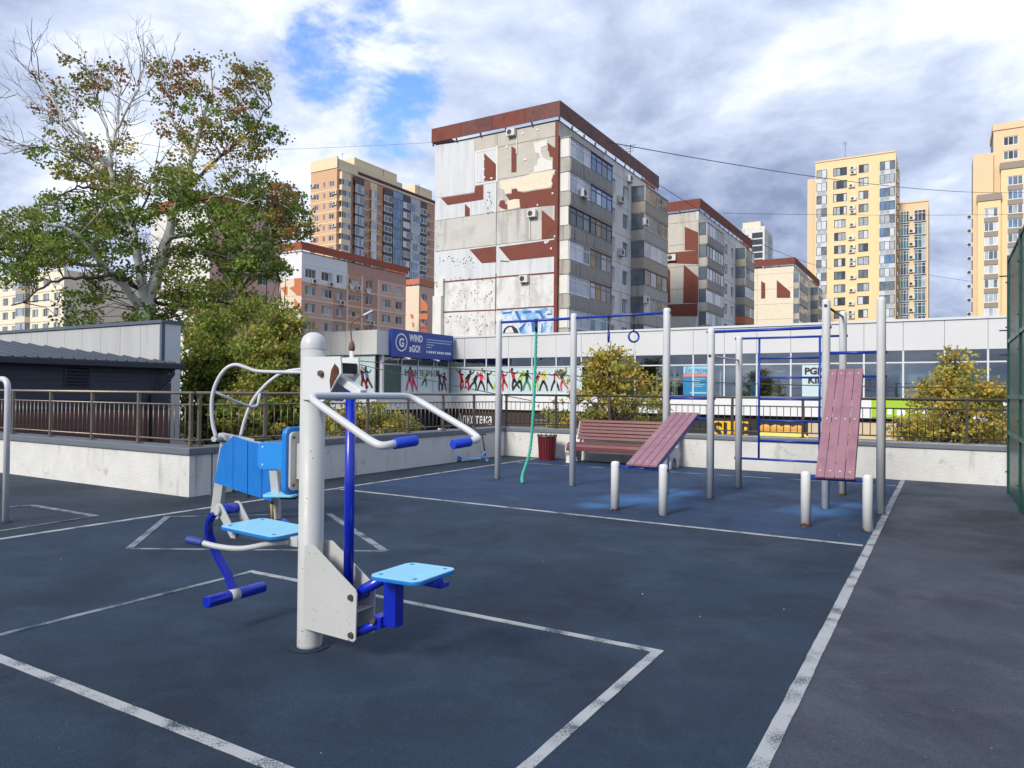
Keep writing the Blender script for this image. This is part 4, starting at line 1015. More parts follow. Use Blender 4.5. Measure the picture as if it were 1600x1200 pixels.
    # white downpipe box at the left foot
    f.box('service_duct', -W+0.15, -W+1.1, -0.45, -0.02, STREET, f.px(690, 463)[1], 'plaster_white'); f.box('service_duct', -W+0.6, -W+1.15, -0.25, -0.02, f.px(690, 463)[1]+0.01, f.px(690, 463)[1]+1.6, 'plaster_white')
    for x, y in ((422, 205), (520, 585), (482, 890)):
        s, z = f.px(*c(x, y)); f.ac(s, z-0.28, 0.82, 0.6)
    for x, y0, y1 in ((443, 225, 300), (505, 600, 700), (500, 905, 960)):   # cable runs
        s, za = f.px(*c(x, y0)); _, zb = f.px(*c(x+6, y1)); f.box('cable_duct', s-0.04, s+0.04, -0.07, -0.033, zb, za, 'plaster_white')
    # long side
    sA, sB, sC, sD = 0.30, r.px(943, 300)[0], r.px(986, 300)[0], L
    pan = ['pane_dark', 'pane_mid', 'pane_light', 'pane_white']
    r.box('wall_panel', 0.002, sB-0.02, 0.0, 0.28, Z0+0.02, 24.2, 'concrete_warm'); r.box('wall_panel', sB+0.02, L, 0.0, 0.28, Z0+0.02, 24.2, 'wall_white')
    w1, w2 = r.px(957, 300)[0], r.px(978, 300)[0]
    for k in range(9):
        z1, z0 = Z0 - FH*k, Z0 - FH*(k+1)
        for (a, bb, ws) in ((sB+0.02, (w1+w2)/2-0.02, w1), ((w1+w2)/2+0.02, sC-0.02, w2)):
            hz = z0 + 0.85
            r.wall('wall_panel', a, bb, z0+0.02, z1-0.02, [(ws-0.72, ws+0.72, hz, hz+1.45)], 'wall_white')
            r.window(ws, hz, 1.44, 1.45, 2, 'frame_white', rb.choice(pan[:3]), panes=(rb.choice(pan[:3]), rb.choice(pan)), d=0.14)
        r.wall('wall_panel', sA, sB-0.02, z0+0.02, z1-0.02, [(sA+0.5, sA+2.2, z0+0.12, z0+2.3), (sA+3.2, sB-0.7, z0+0.9, z0+2.3)], 'wall_white')
        r.window(sA+1.35, z0+0.13, 1.7, 2.15, 2, 'frame_white', 'pane_dark', d=0.14); r.window((sA+3.2+sB-0.7)/2, z0+0.9, sB-0.7-sA-3.2, 1.4, 2, 'frame_white', 'pane_mid', d=0.14)
        r.box('wall_panel', sC+0.0, L, 0.0, 0.28, z0+0.02, z1-0.02, 'wall_white')
        # near balcony column: left half white framed, right half varied
        mid = sA + (sB-sA)*0.46
        hb = 1.12; zb = z0 - 0.10
        bal = r.balcony(sA, sB, zb, hb, 0.95, 'balcony_grey', 'frame_white', 'pane_mid', 3, glazed=False)
        fr2, pn2 = [('frame_blue', ('pane_sky', 'pane_sky', 'pane_mid', 'pane_sky')), ('frame_blue', ('pane_sky', 'pane_white', 'pane_sky', 'pane_sky')), ('frame_dark', ('pane_dark', 'pane_tan', 'pane_dark', 'pane_dark')),
                    ('frame_wood', ('pane_tan', 'pane_dark', 'pane_light', 'pane_mid')), ('frame_wood', ('pane_light', 'pane_tan', 'pane_mid', 'pane_dark')), ('frame_white', ('pane_teal', 'pane_light', 'pane_teal', 'pane_mid')), ('frame_white', ('pane_dark',)*4), ('frame_white', ('pane_mid',)*4), ('frame_white', ('pane_mid',)*4)][k]
        for (sa, sb, fr, pn) in ((sA+0.05, mid-0.04, 'frame_white' if k != 2 else 'frame_dark', tuple(rb.choice(('pane_light', 'pane_mid', 'pane_white')) for _ in range(3)) if k != 2 else ('pane_dark', 'pane_dark', 'pane_mid')), (mid+0.04, sB-0.05, fr2, pn2)):
            g = r.window(0, 0, sb-sa, 1.58, len(pn), fr, pn[0], name='glazing', t=0.11, panes=pn, rows=2); g.parent = bal
            g.location = ((sa+sb)/2 - (sA+sB)/2, -0.93, hb+0.055); g.rotation_euler = (0, 0, 0)
        put('side_wall', shared_box(0.10, 0.80, 1.58, 'plaster_white'), bal, (-(sB-sA)/2+0.06, -0.44, hb+0.055))
        put('canopy', shared_box(sB-sA+0.1, 1.05, 0.06, 'balcony_grey'), bal, (0, -0.5, hb+1.645))
        # far balcony column
        if rb.random() < 0.85 or k < 6:
            m_ = rb.choice(('balcony_grey', 'balcony_tan', 'balcony_tan'))
            r.balcony(sC+0.1, L-0.1, zb, hb, 1.5, m_, rb.choice(('frame_white', 'frame_white', 'frame_dark')), 'pane_mid', 4, ribs=False, panes=tuple(rb.choice(pan) for _ in range(4)))
    for i in range(3):      # accents on the far balconies
        pass
    for px, py in ((945, 328), (982, 280), (968, 395), (940, 405), (984, 350), (985, 470), (893, 305), (968, 312)):
        s, z = r.px(px, py); r.ac(s, z-0.35, 0.95, 0.7, d=(-0.98 if px < 940 else (-1.52 if px > 983 else 0.0)))
    roof_band(b, X-W, X, Y, Y+L, 24.50, 25.78, 'band_red', 24.2, 'tile_red', nf=4, nr=4)
    wbuild(MB().box(X-W+2, X-W+6, Y+2, Y+5, 24.37, 24.9), 'roof_hatch', 'core_dark', b)
    antenna(b, X-1.0, Y+18.5, 24.36, 3.6); antenna(b, X-3, Y+9, 24.36, 2.4)
main_block()

# ---------------------------------------------------------------- the two blocks stepping back to the right
def step_block(label, X, Y, W, L, top, patches, near_bal, detail, frontmat='concrete_panel', sidemat='wall_white', cream_low=None):
    b = thing('apartment_block', label, 'building', (X, Y, STREET), group='stepped apartment blocks behind the shopping centre')
    FH = 2.85; Zw = top - 1.55; Z0 = Zw - 1.2
    wbuild(MB().box(X-W+0.1, X-0.29, Y+0.29, Y+L-0.1, STREET, Zw), 'core', 'core_dark', b); wbuild(MB().box(X-W, X-W+0.098, Y+0.3, Y+L, STREET, Zw), 'rear_wall', frontmat, b); wbuild(MB().box(X-W+0.1, X, Y+L-0.098, Y+L, STREET, Zw), 'rear_wall', frontmat, b)
    f = Face(b, 'front', X, Y); r = Face(b, 'right', X, Y)
    for k in range(-1, 9):
        z1, z0 = (Zw, Z0) if k < 0 else (Z0 - FH*k, Z0 - FH*(k+1))
        for a, c_ in ((-W, -W/2-0.02), (-W/2+0.02, -0.002)): f.box('wall_panel', a, c_, rb.uniform(-0.012, 0.012), 0.28, z0+0.02, z1-0.02, cream_low if (cream_low and k > 3) else frontmat)
    for nm, m_, pts in patches: f.poly(nm, pts, m_, -0.035, -0.014)
    pan = ['pane_dark', 'pane_mid', 'pane_light', 'pane_white']
    sA, sB, sC = 0.25, near_bal, L*0.66
    r.box('wall_panel', 0.002, L, 0.0, 0.28, Z0+0.02, Zw, sidemat)
    for k in range(9):
        z1, z0 = Z0 - FH*k, Z0 - FH*(k+1)
        ws = [sB + 1.6 + (sC-sB-3.2)*i/2 for i in range(3)]
        hz = z0+0.85
        r.wall('wall_panel', 0.002, sC, z0+0.02, z1-0.02, [(w-0.75, w+0.75, hz, hz+1.45) for w in ws], sidemat)
        for w in ws: r.window(w, hz, 1.5, 1.45, 2, 'frame_white', 'pane_dark', panes=(rb.choice(pan), rb.choice(pan[:3])), d=0.14)
        r.box('wall_panel', sC+0.02, L, 0.0, 0.28, z0+0.02, z1-0.02, sidemat)
        gl = tuple(rb.choice(pan) for _ in range(6))
        r.balcony(sA, sB, z0-0.1, 1.12, 1.0, 'balcony_grey', rb.choice(('frame_white', 'frame_white', 'frame_dark')), 'pane_mid', 6, ribs=detail, panes=gl, glazed=rb.random() < 0.9)
        r.balcony(sC+0.3, min(L-0.1, sC+6.0), z0-0.1, 1.12, 1.5, rb.choice(('balcony_tan', 'balcony_grey', 'orange_patch')) if detail else rb.choice(('balcony_tan', 'balcony_grey', 'dark_clad')), 'frame_white', 'pane_mid', 4, ribs=False, panes=tuple(rb.choice(pan) for _ in range(4)))
        if rb.random() < 0.5: r.ac(ws[0]+1.3, hz+0.2, 0.95, 0.7)
        if rb.random() < 0.25: r.dish(sB-0.8, z0+0.5, 0.55)
    roof_band(b, X-W, X, Y, Y+L, top-1.25, top, 'tile_red', Zw, nf=4, nr=6)
    return b, f, r
o2 = lambda x, y: (1000 + x*0.375, 220 + y*0.375)
b2, f2, r2 = step_block('second worn apartment block with red brown painted end wall behind the large one', -26.89, 90.77, 12.6, 28.2, 26.4,
    [('red_paint', 'tile_red', [o2(*p) for p in q]) for q in ([(187,358),(243,382),(243,456),(187,456)], [(80,470),(243,456),(243,514),(80,508)], [(183,516),(243,568),(243,676),(180,676)], [(108,524),(126,540),(126,676),(108,676)], [(100,682),(240,678),(240,730),(130,730),(130,700),(100,700)])],
    r2_ := 8.5, True, 'concrete_warm', 'wall_white')
for x, y in ((102, 492), (133, 488)):
    s, z = f2.px(*o2(x, y)); f2.ac(s, z-0.4, 1.2, 0.8)
b3, f3, r3 = step_block('third cream apartment block with red roof fascia beside the yellow tower', -24.08, 141.39, 13.0, 30.0, 27.1,
    [('red_paint', 'tile_red', [o2(*p) for p in q]) for q in ([(505,584),(522,594),(522,656),(505,658)], [(570,580),(626,628),(626,654),(570,654)])], 10.0, False, 'plaster_cream', 'block_cream', 'block_cream')

# ---------------------------------------------------------------- pink block on the left
def pink_block():
    X, Y, W, L, top = -90.03, 83.3, 12.6, 26.6, 25.8
    b = thing('apartment_block', 'pink plastered apartment block with white clad upper corner below the brick tower', 'building', (X, Y, STREET))
    FH = 2.85; Zw = top-1.6
    wbuild(MB().box(X-W+0.1, X-0.29, Y+0.29, Y+L-0.1, STREET, Zw), 'core', 'core_dark', b); wbuild(MB().box(X-W, X-W+0.098, Y+0.3, Y+L, STREET, Zw), 'rear_wall', 'pink_plaster', b)
    f = Face(b, 'front', X, Y); r = Face(b, 'right', X, Y)
    c7 = lambda x, y: (420 + x/3.75, 220 + y/3.75)
    zs = f.px(*c7(195, 803))[1]
    f.box('wall_panel', -W, -0.002, 0.0, 0.28, zs+0.01, Zw, 'white_clad')
    for k in range(8): f.box('wall_panel', -W, -0.002, 0.0, 0.28, zs-FH*(k+1)+0.02, zs-FH*k-0.02, 'cream_trim')
    for q in ([(150,806),(194,804),(194,905),(165,905),(120,862),(150,850)], [(70,862),(110,852),(110,905),(100,905)], [(150,920),(190,975),(190,1000),(150,985)]): f.poly('orange_paint', [c7(*p) for p in q], 'orange_patch', -0.03, -0.002)
    # long side, photo columns
    sx = lambda x: r.px(*c7(x, 800))[0]
    cols = [(sx(245), 2.3, 1.5, 'pink_plaster'), (sx(342), 2.6, 1.5, 'pink_plaster'), (sx(417), 1.5, 1.5, 'pink_brown'), (sx(502), 3.2, 1.0, 'brick_orange'), (sx(590), 1.9, 1.6, 'pink_brown'), (sx(692), 2.5, 1.5, 'pink_plaster'), (sx(765), 2.0, 1.5, 'pink_plaster')]
    edges = [0.002] + [(cols[i][0]+cols[i+1][0])/2 for i in range(6)] + [L]
    zt = r.px(*c7(245, 770))[1] + 1.1
    nrow = 9
    for k in range(nrow):
        z1 = zt - FH*k; z0 = z1 - FH
        for i, (s, w, h, m_) in enumerate(cols):
            hz = z0 + 0.75 if i != 3 else z0 + 1.0
            mm = 'white_clad' if (k == 0 and i < 3) else m_
            r.wall('wall_panel', edges[i]+0.02, edges[i+1]-0.02, z0+0.02, z1-0.02, [(s-w/2, s+w/2, hz, hz+h)], mm)
            r.window(s, hz, w, h, 3 if w > 2.2 else 2, 'frame_white', 'pane_mid', d=0.12, t=0.10, panes=tuple(rb.choice(('pane_dark', 'pane_mid', 'pane_light')) for _ in range(3 if w > 2.2 else 2)))
            if rb.random() < 0.22: r.ac(s+w*0.3, hz-0.85, 1.1, 0.8)
            if rb.random() < 0.14: r.dish(s-w*0.35, hz-0.3, 0.6)
        r.box('floor_trim', edges[0], edges[-1], -0.06, -0.002, z1-0.14, z1+0.14, 'cream_trim') if k > 0 else None
    for i in (3, 4, 5): r.box('pilaster', edges[i]-0.2, edges[i]+0.2, -0.09, -0.002, STREET, zt, 'cream_trim')
    r.box('wall_panel', 0.002, edges[3]-0.01, 0.0, 0.28, zt, Zw, 'white_clad'); r.box('wall_panel', edges[3]+0.01, L, 0.0, 0.28, zt, Zw, 'pink_brown')
    roof_band(b, X-W, X, Y, Y+L, top-1.3, top, 'band_red2', Zw, nf=3, nr=5)
pink_block()
def small_block(name_label, X, Y, W, L, top, fm, sm, bandm, patches=()):
    b = thing('apartment_block', name_label, 'building', (X, Y, STREET)); FH = 2.85; Zw = top-1.5
    wbuild(MB().box(X-W+0.1, X-0.29, Y+0.29, Y+L-0.1, STREET, Zw), 'core', 'core_dark', b); wbuild(MB().box(X-W, X-W+0.098, Y+0.3, Y+L, STREET, Zw), 'rear_wall', fm, b)
    f = Face(b, 'front', X, Y); r = Face(b, 'right', X, Y)
    f.box('wall', -W, -0.002, 0.0, 0.28, STREET, Zw, fm)
    for q in patches: f.poly('orange_paint', q, 'orange_patch', -0.03, -0.002)
    holes = []; ws = []
    n = max(2, int(L/4))
    for k in range(9):
        for i in range(n):
            s = L*(i+0.5)/n; z = Zw-1.2-FH*(k+1)+0.85; holes.append((s-0.9, s+0.9, z, z+1.5)); ws.append((s, z))
    r.wall('wall', 0.002, L, STREET, Zw, holes, sm)
    for s, z in ws: r.window(s, z, 1.8, 1.5, 2, 'frame_white', 'pane_mid', panes=(rb.choice(('pane_dark', 'pane_mid')), rb.choice(('pane_light', 'pane_mid'))))
    roof_band(b, X-W, X, Y, Y+L, top-1.2, top, bandm, Zw, nf=2, nr=3)
    return b, f, r
c7 = lambda x, y: (420 + x/3.75, 220 + y/3.75)
small_block('cream apartment block with orange triangles beside the large worn block', -99.82, 126.4, 12.0, 20.0, 26.6, 'cream_trim', 'pink_plaster', 'orange_patch',
    [[c7(*p) for p in q] for q in ([(890,915),(930,960),(930,996),(890,996)], [(826,1015),(848,1018),(848,1046),(836,1040)], [(880,1014),(930,1012),(930,1046),(880,1046)], [(890,1056),(926,1090),(890,1090)], [(840,1058),(852,1070),(852,1092),(842,1090)], [(890,1104),(930,1104),(930,1134),(890,1134)])])
small_block('pale apartment block with red roof edge half hidden behind the large poplar', -78.4, 57.6, 12.3, onx(437, 400, -78.4).y - 57.6, 26.0, 'plaster_white', 'pink_plaster', 'band_red2')

# ---------------------------------------------------------------- far left cream block
def white_block():
    X, Y, W, L, top = -139.0, 71.5, 46.0, 16.0, 23.4
    b = thing('apartment_block', 'cream apartment block with white windows at the far left', 'building', (X, Y, STREET)); FH = 2.8
    wbuild(MB().box(X-W+0.1, X-0.29, Y+0.29, Y+L, STREET, top-0.2), 'core', 'core_dark', b)
    f = Face(b, 'front', X, Y); r = Face(b, 'right', X, Y); holes = []; ws = []
    for k in range(9):
        z = top-0.9-FH*(k+1)+0.9
        for i in range(12):
            s = -W*(i+0.5)/12 - 0.4
            if i in (3, 7, 11): continue
            holes.append((s-1.05, s+1.05, z, z+1.5)); ws.append((s, z))
    f.wall('wall', -W, -0.002, STREET, top, holes, 'block_cream')
    for s, z in ws: f.window(s, z, 2.1, 1.5, 3, 'frame_white', 'pane_mid', panes=tuple(rb.choice(('pane_dark', 'pane_mid', 'pane_light')) for _ in range(3)), t=0.09)
    for k in range(9):
        z = top-0.9-FH*(k+1)
        for i in (3, 7, 11):
            s = -W*(i+0.5)/12 - 0.4; f.balcony(s-1.8, s+1.8, z, 1.1, 0.9, rb.choice(('balcony_tan', 'plaster_cream')), 'frame_white', 'pane_mid', 4, ribs=False, panes=tuple(rb.choice(('pane_dark', 'pane_mid', 'pane_light')) for _ in range(4)))
        f.box('floor_joint', -W, -0.01, -0.03, -0.002, z-0.05, z+0.05, 'balcony_tan')
    r.box('wall', 0.29, L, 0.0, 0.28, STREET, top, 'plaster_cream')
    f.box('parapet', -W-0.1, 0.1, -0.12, 0.28, top+0.002, top+0.7, 'plaster_white')
white_block()

# ---------------------------------------------------------------- brick tower
def brick_tower():
    X, Y, W, L, top = -142.1, 143.6, 10.0, 44.0, 65.5
    b = thing('tower_block', 'tall tan brick residential tower with dark glazed bays', 'building', (X, Y, STREET)); FH = 2.98
    f = Face(b, 'front', X, Y); r = Face(b, 'right', X, Y)
    wbuild(MB().box(X-W+0.1, X-0.29, Y+0.29, Y+L-0.1, STREET, top-2.5), 'core', 'core_dark', b); wbuild(MB().box(X-W, X-W+0.098, Y+0.3, Y+L, STREET, top-2.4), 'rear_wall', 'brick_tan', b)
    c7 = lambda x, y: (420 + x/3.75, 220 + y/3.75)
    zt = f.px(*c7(330, 172))[1]                            # brick starts below the cream crown
    f.box('crown', -W, 0.2, -0.2, 0.28, zt, top, 'tower_cream'); r.box('crown', 0.081, L*0.62, -0.2, 0.28, zt-0.3, top-0.6, 'tower_cream')
    r.box('crown', L*0.62+0.02, L, -0.2, 0.28, zt-0.4, top-2.0, 'tower_cream'); r.box('maroon_strip', 8.0, L-0.2, -0.26, -0.202, zt+0.2, zt+1.1, 'maroon_strip')
    r.box('roof_house', L*0.18, L*0.6, 1.2, 6.0, top-0.59, top+2.2, 'tower_cream'); r.box('roof_house', L*0.80, L, 1.2, 6.0, top-1.9, top+1.4, 'tower_cream')
    nf = 20; z_first = f.px(*c7(330, 232))[1]
    holes, ws = [], []
    fw = [(f.px(*c7(x, 265))[0], w) for x, w in ((280, 1.7), (325, 0.8), (368, 1.9))]
    rows = [z_first - FH*(k+1) for k in range(nf)]
    for z in rows:
        for s, w in fw: holes.append((s-w/2, s+w/2, z+0.9, z+2.4)); ws.append((f, s, z+0.9, w, 1.5, 2 if w > 1 else 1))
    f.wall('wall', -W, -0.002, STREET, zt-0.01, holes, 'brick_tan')
    for z in rows: f.box('floor_band', -W, -0.003, -0.05, -0.002, z-0.12, z+0.12, 'tower_cream')
    sr = lambda x: r.px(*c7(x, 400))[0]
    rh = []
    for x, w in ((566, 2.2), (645, 1.3), (935, 2.4)):
        for z in rows: rh.append((sr(x)-w/2, sr(x)+w/2, z+0.8, z+2.3)); ws.append((r, sr(x), z+0.8, w, 1.5, 2))
    r.wall('wall', 0.002, L, STREET, zt-0.31, rh, 'brick_orange')  # same brick as the front; weaker light on this side put into the colour
    for fc, s, z, w, h, n in ws: fc.window(s, z, w, h, n, 'frame_white', 'pane_dark', panes=tuple(rb.choice(('pane_dark', 'pane_mid')) for _ in range(n)), t=0.12)
    for z in rows:
        if rb.random() < 0.5: f.ac(fw[0][0]-1.4, z+1.6, 1.3, 0.9)
        if rb.random() < 0.6: f.ac(fw[2][0]+1.5, z+1.6, 1.3, 0.9)
        r.box('floor_band', 0.003, L, -0.05, -0.002, z-0.12, z+0.12, 'tower_cream')
    def bay(x0, x1, proj, spandrel, frame, panes, hs=1.0, n=3, t=0.10):
        s0, s1 = sr(x0), sr(x1); me_w = s1-s0
        for z in rows:
            r.box('spandrel', s0, s1, -proj, -0.003, z, z+hs, spandrel)
            w_ = r.window((s0+s1)/2, z+hs+0.01, me_w, FH-hs-0.02, n, frame, panes[0], d=-proj+0.05, name='bay_window', t=t, panes=tuple(rb.choice(panes) for _ in range(n)))
        r.box('bay_top', s0, s1, -proj, -0.003, rows[0]+FH, rows[0]+FH+2.0, spandrel)
    bay(411, 465, 1.0, 'tower_cream', 'frame_white', ('pane_mid', 'pane_light', 'pane_dark'), 1.35, 4)
    bay(491, 541, 1.1, 'dark_clad', 'frame_white', ('pane_light', 'pane_mid', 'pane_sky'), 0.55, 4)
    bay(590, 621, 0.8, 'tower_cream', 'frame_white', ('pane_white', 'pane_light'), 0.6, 2)
    bay(668, 716, 0.6, 'dark_clad', 'frame_white', ('pane_mid', 'pane_dark'), 1.1, 2, 0.2)
    bay(719, 776, 0.7, 'pane_sky', 'frame_dark', ('pane_sky', 'pane_sky', 'pane_teal'), 0.4, 4)
    bay(780, 820, 0.6, 'dark_clad', 'frame_white', ('pane_mid', 'pane_white'), 1.0, 2, 0.16)
    bay(823, 878, 0.7, 'pane_light', 'frame_white', ('pane_sky', 'pane_light', 'pane_mid'), 0.5, 4)
    bay(881, 918, 0.6, 'dark_clad', 'frame_white', ('pane_mid', 'pane_dark'), 1.1, 2, 0.2)
    for s in (3.0, 20.0, 37.0): antenna(b, X-1.0, Y+s, top-2.6, 4.5)
brick_tower()

# ---------------------------------------------------------------- yellow tower right
def yellow_tower():
    X, Y, W = -9.36, 180.1, 16.6; top = 55.7
    b = thing('tower_block', 'sunlit yellow residential tower with glazed strips and a lower glass wing', 'building', (X, Y, STREET)); FH = 2.98; D = 16.0
    f = Face(b, 'front', X, Y); r = Face(b, 'right', X, Y)
    wbuild(MB().box(X-W+0.1, X-0.29, Y+0.29, Y+D, STREET, top-0.6), 'core', 'core_dark', b)
    r.box('wall', 0.29, D, 0.0, 0.28, STREET, top-0.3, 'yellow_warm')
    c8 = lambda x, y: (1000 + x*0.375, 220 + y*0.375)
    sx = lambda x: f.px(*c8(x, 300))[0]
    z_first = f.px(*c8(900, 120))[1]
    holes, ws = [], []
    rows = [z_first - FH*k for k in range(18)]                # window centres
    for i, z in enumerate(rows):
        wl = (sx(833), 2.9 if i < 4 else 2.4); wr = (sx(931), 2.0 if i not in (7, 9, 10) else 2.4)
        for (s, w), n in ((wl, 4 if i < 4 else 3), (wr, 2)):
            holes.append((s-w/2, s+w/2, z-0.95, z+0.95)); ws.append((s, z-0.95, w, 1.9, n, i))
    f.wall('wall', -W, -0.002, STREET, top, holes, 'yellow_clad')
    for s, z, w, h, n, i in ws: f.window(s, z, w, h, n, 'frame_dark', 'pane_dark', d=0.1, t=0.14, panes=tuple(rb.choice(('pane_dark', 'pane_white', 'pane_light', 'pane_mid')) for _ in range(n)))
    for z in rows:
        for k in range(rb.choice((1, 2, 2))):
            f.ac(sx(885)+rb.uniform(-0.2, 0.2), z-1.0+1.0*k, 1.3, 0.8)
        for (x0, x1, pn) in ((736, 778, ('pane_white', 'pane_white', 'pane_light', 'pane_mid')), (999, 1062, ('pane_white', 'pane_light', 'pane_light', 'pane_mid', 'pane_sky'))):
            s0, s1 = sx(x0), sx(x1); n = 2 if x1 < 900 else 3
            f.window((s0+s1)/2, z-1.05, s1-s0, 2.0, n, 'frame_dark', pn[0], d=-0.25, name='bay_window', t=0.10, panes=tuple(rb.choice(pn) for _ in range(n)))
            f.window((s0+s1)/2, z-1.05-FH+2.0, s1-s0, FH-2.0, n, 'frame_white', pn[0], d=-0.24, name='bay_spandrel', t=0.07, panes=tuple(rb.choice(('pane_white', 'pane_light', 'pane_light')) for _ in range(n)))
        r.ac(3.0, z-0.6, 1.4, 0.9)
    f.box('roof_edge', -W-0.15, 0.15, -0.15, 0.28, top+0.002, top+0.35, 'yellow_warm')
    # left flank set back a little
    f.box('flank', -W-1.9, -W-0.002, 1.2, D, STREET, top-3.2, 'yellow_warm')
    # lower glass wing
    s0, s1 = 0.6, 7.6; topw = ony(1425, 317, 186.0).z; y2 = 186.0
    g = Face(b, 'front', X, y2)
    gx = lambda x: g.px(*c8(x, 300))[0]
    g.box('wing_wall', gx(1066), gx(1202), 0.0, 12.0, STREET, topw, 'yellow_warm')
    z = topw - 1.4 - FH
    while z > STREET + 2:
        for (x0, x1, pn) in ((1086, 1122, ('pane_dark', 'pane_mid', 'pane_teal')), (1142, 1192, ('pane_dark', 'pane_mid', 'pane_teal', 'pane_light'))):
            a, c_ = gx(x0), gx(x1); g.window((a+c_)/2, z, c_-a, FH-0.35, 3, 'frame_white', pn[0], d=-0.25, name='bay_window', t=0.10, rows=2, panes=tuple(rb.choice(pn) for _ in range(3)))
            g.box('spandrel', a, c_, -0.23, -0.002, z-0.33, z-0.01, 'pane_dark')
        g.ac(gx(1133), z+0.5, 1.3, 0.9); z -= FH
    g.box('roof_edge', gx(1066)-0.1, gx(1202)+0.1, -0.15, 0.3, topw+0.002, topw+0.3, 'yellow_warm')
    antenna(b, X-W+6, Y+3, top-0.6, 5.5)
yellow_tower()

# ---------------------------------------------------------------- stepped tower at the right edge
def right_tower():
    Y = 182.2
    b = thing('tower_block', 'stepped cream and grey residential tower at the right edge behind the green fence', 'building', (13.8, Y, STREET)); FH = 2.98
    f = Face(b, 'front', 13.8, Y)
    P = lambda x, y: f.px(x, y)
    def vol(x0, x1, ytop, d0, d1, m, cap=None, cols=(), pane=('pane_white', 'pane_light', 'pane_mid'), band=None):
        s0, s1 = P(x0, 400)[0], P(x1, 400)[0]; z1 = P((x0+x1)/2, ytop)[1]
        holes, ws = [], []
        z = z1 - 1.2 - FH
        while z > STREET + 1:
            for xa, xb in cols:
                a, c_ = P(xa, 400)[0], P(xb, 400)[0]; holes.append((a, c_, z+0.7, z+2.6)); ws.append(((a+c_)/2, z+0.7, c_-a))
            z -= FH
        g = Face(b, 'front', 13.8, Y + d0)
        g.wall('wall', s0, s1, STREET, z1, holes, m)
        for s, zz, w in ws:
            g.window(s, zz, w, 1.9, 3, 'frame_white', pane[0], d=0.1, t=0.14, panes=tuple(rb.choice(pane) for _ in range(3)))
            if band: g.box('spandrel', s-w/2, s+w/2, -0.06, -0.002, zz-1.06, zz-0.02, band)
        g.box('core', s0+0.01, s1-0.01, 0.285, d1-d0, STREET, z1-0.01, 'grey_clad')
        if cap: g.box('roof_cap', s0-0.15, s1+0.15, -0.2, d1-d0, z1+0.002, z1+1.4, cap)
        return g, s0, s1, z1
    g, s0, s1, z1 = vol(1527, 1563, 316, -1.5, 6, 'yellow_clad', 'grey_clad', ((1537, 1559),), band='grey_clad')
    vol(1563.4, 1640, 262, -0.8, 6, 'yellow_clad', 'grey_clad', ((1574, 1598), (1606, 1630)), ('pane_light', 'pane_mid', 'pane_sky'), 'grey_clad')
    vol(1520, 1552, 240, 0.2, 8, 'yellow_warm'); vol(1552.4, 1640, 196, 1.0, 12, 'yellow_warm', 'yellow_warm', ((1568, 1592),), ('pane_dark', 'pane_mid'))
    for k in range(14):
        z = z1 - 3 - FH*k; f.ac(P(1519, 400)[0]-0.4, z, 1.0, 0.9, d=1.2)
right_tower()
# ---------------------------------------------------------------- small far tower
def far_tower():
    X, Y, W, L, top = -68.5, 330.9, 9.8, 18.0, 76.5
    b = thing('tower_block', 'small distant pale tower with dark bays between the stepped blocks and the yellow tower', 'building', (X, Y, STREET)); FH = 3.0
    f = Face(b, 'front', X, Y); r = Face(b, 'right', X, Y)
    wbuild(MB().box(X-W, X-0.29, Y+0.29, Y+L, STREET, top-0.5), 'core', 'plaster_cream', b)
    f.box('wall', -W, -0.002, 0, 0.28, STREET, top, 'concrete_light'); r.box('wall', 0.002, L, 0, 0.28, STREET, top-2, 'concrete_light')
    for k in range(12):
        z = top-5-FH*k
        f.window(-W*0.32, z, 4.6, 2.4, 3, 'frame_dark', 'pane_dark', d=-0.1, t=0.2); f.window(-W*0.80, z, 2.2, 2.0, 2, 'frame_white', 'pane_mid', d=-0.1, t=0.2)
        r.window(4.0, z, 4.0, 2.2, 2, 'frame_white', 'pane_mid', d=-0.1, t=0.25); r.window(11.0, z, 5.0, 2.4, 3, 'frame_dark', 'pane_dark', d=-0.1, t=0.2)
    f.box('roof_house', -W, -2.0, 1.0, 8.0, top+0.002, top+2.6, 'plaster_cream')
far_tower()

# ================================================================== shopping centre across the street
mat('mall_panel', lin(206, 208, 210), 0.45, 0.03, 0.6, spec=0.4)
mat('mall_panel_left', lin(206, 206, 204), 0.5, 0.03, 0.6, stretch=(5, 5, 0.2))
mat('mall_joint', lin(120, 122, 124), 0.8, 0.05, 2)
mat('mall_alu', lin(206, 212, 216), 0.4, 0.03, 3)
mat('mall_white', lin(222, 224, 226), 0.6, 0.03, 1)
mat('film_blue', lin(196, 214, 218), 0.25, 0.04, 0.8, spec=0.6)
mat('interior_wall', lin(196, 196, 190), 0.9, 0.05, 1)
mat('interior_dark', lin(78, 76, 74), 0.9, 0.1, 1)
mat('interior_floor', lin(150, 140, 128), 0.6, 0.1, 1)
mat('interior_blue', lin(60, 130, 170), 0.6, 0.1, 1)
mat('sign_blue', lin(28, 64, 150), 0.4, 0.03, 1)
mat('sign_navy', lin(20, 44, 108), 0.5, 0.03, 1)
mat('sign_white', lin(236, 238, 240), 0.5, 0.02, 3)
mat('sign_brown', lin(62, 52, 48), 0.6, 0.05, 1)
mat('sign_dark', lin(36, 34, 34), 0.6, 0.05, 1)
mat('sign_yellow', lin(246, 190, 20), 0.5, 0.03, 1)
mat('sign_green', lin(158, 196, 44), 0.5, 0.03, 1)
mat('sign_tan', lin(206, 186, 156), 0.6, 0.05, 2)
mat('poster_blue', lin(40, 128, 176), 0.4, 0.08, 1.5)
mat('poster_light', lin(150, 200, 220), 0.4, 0.06, 2)
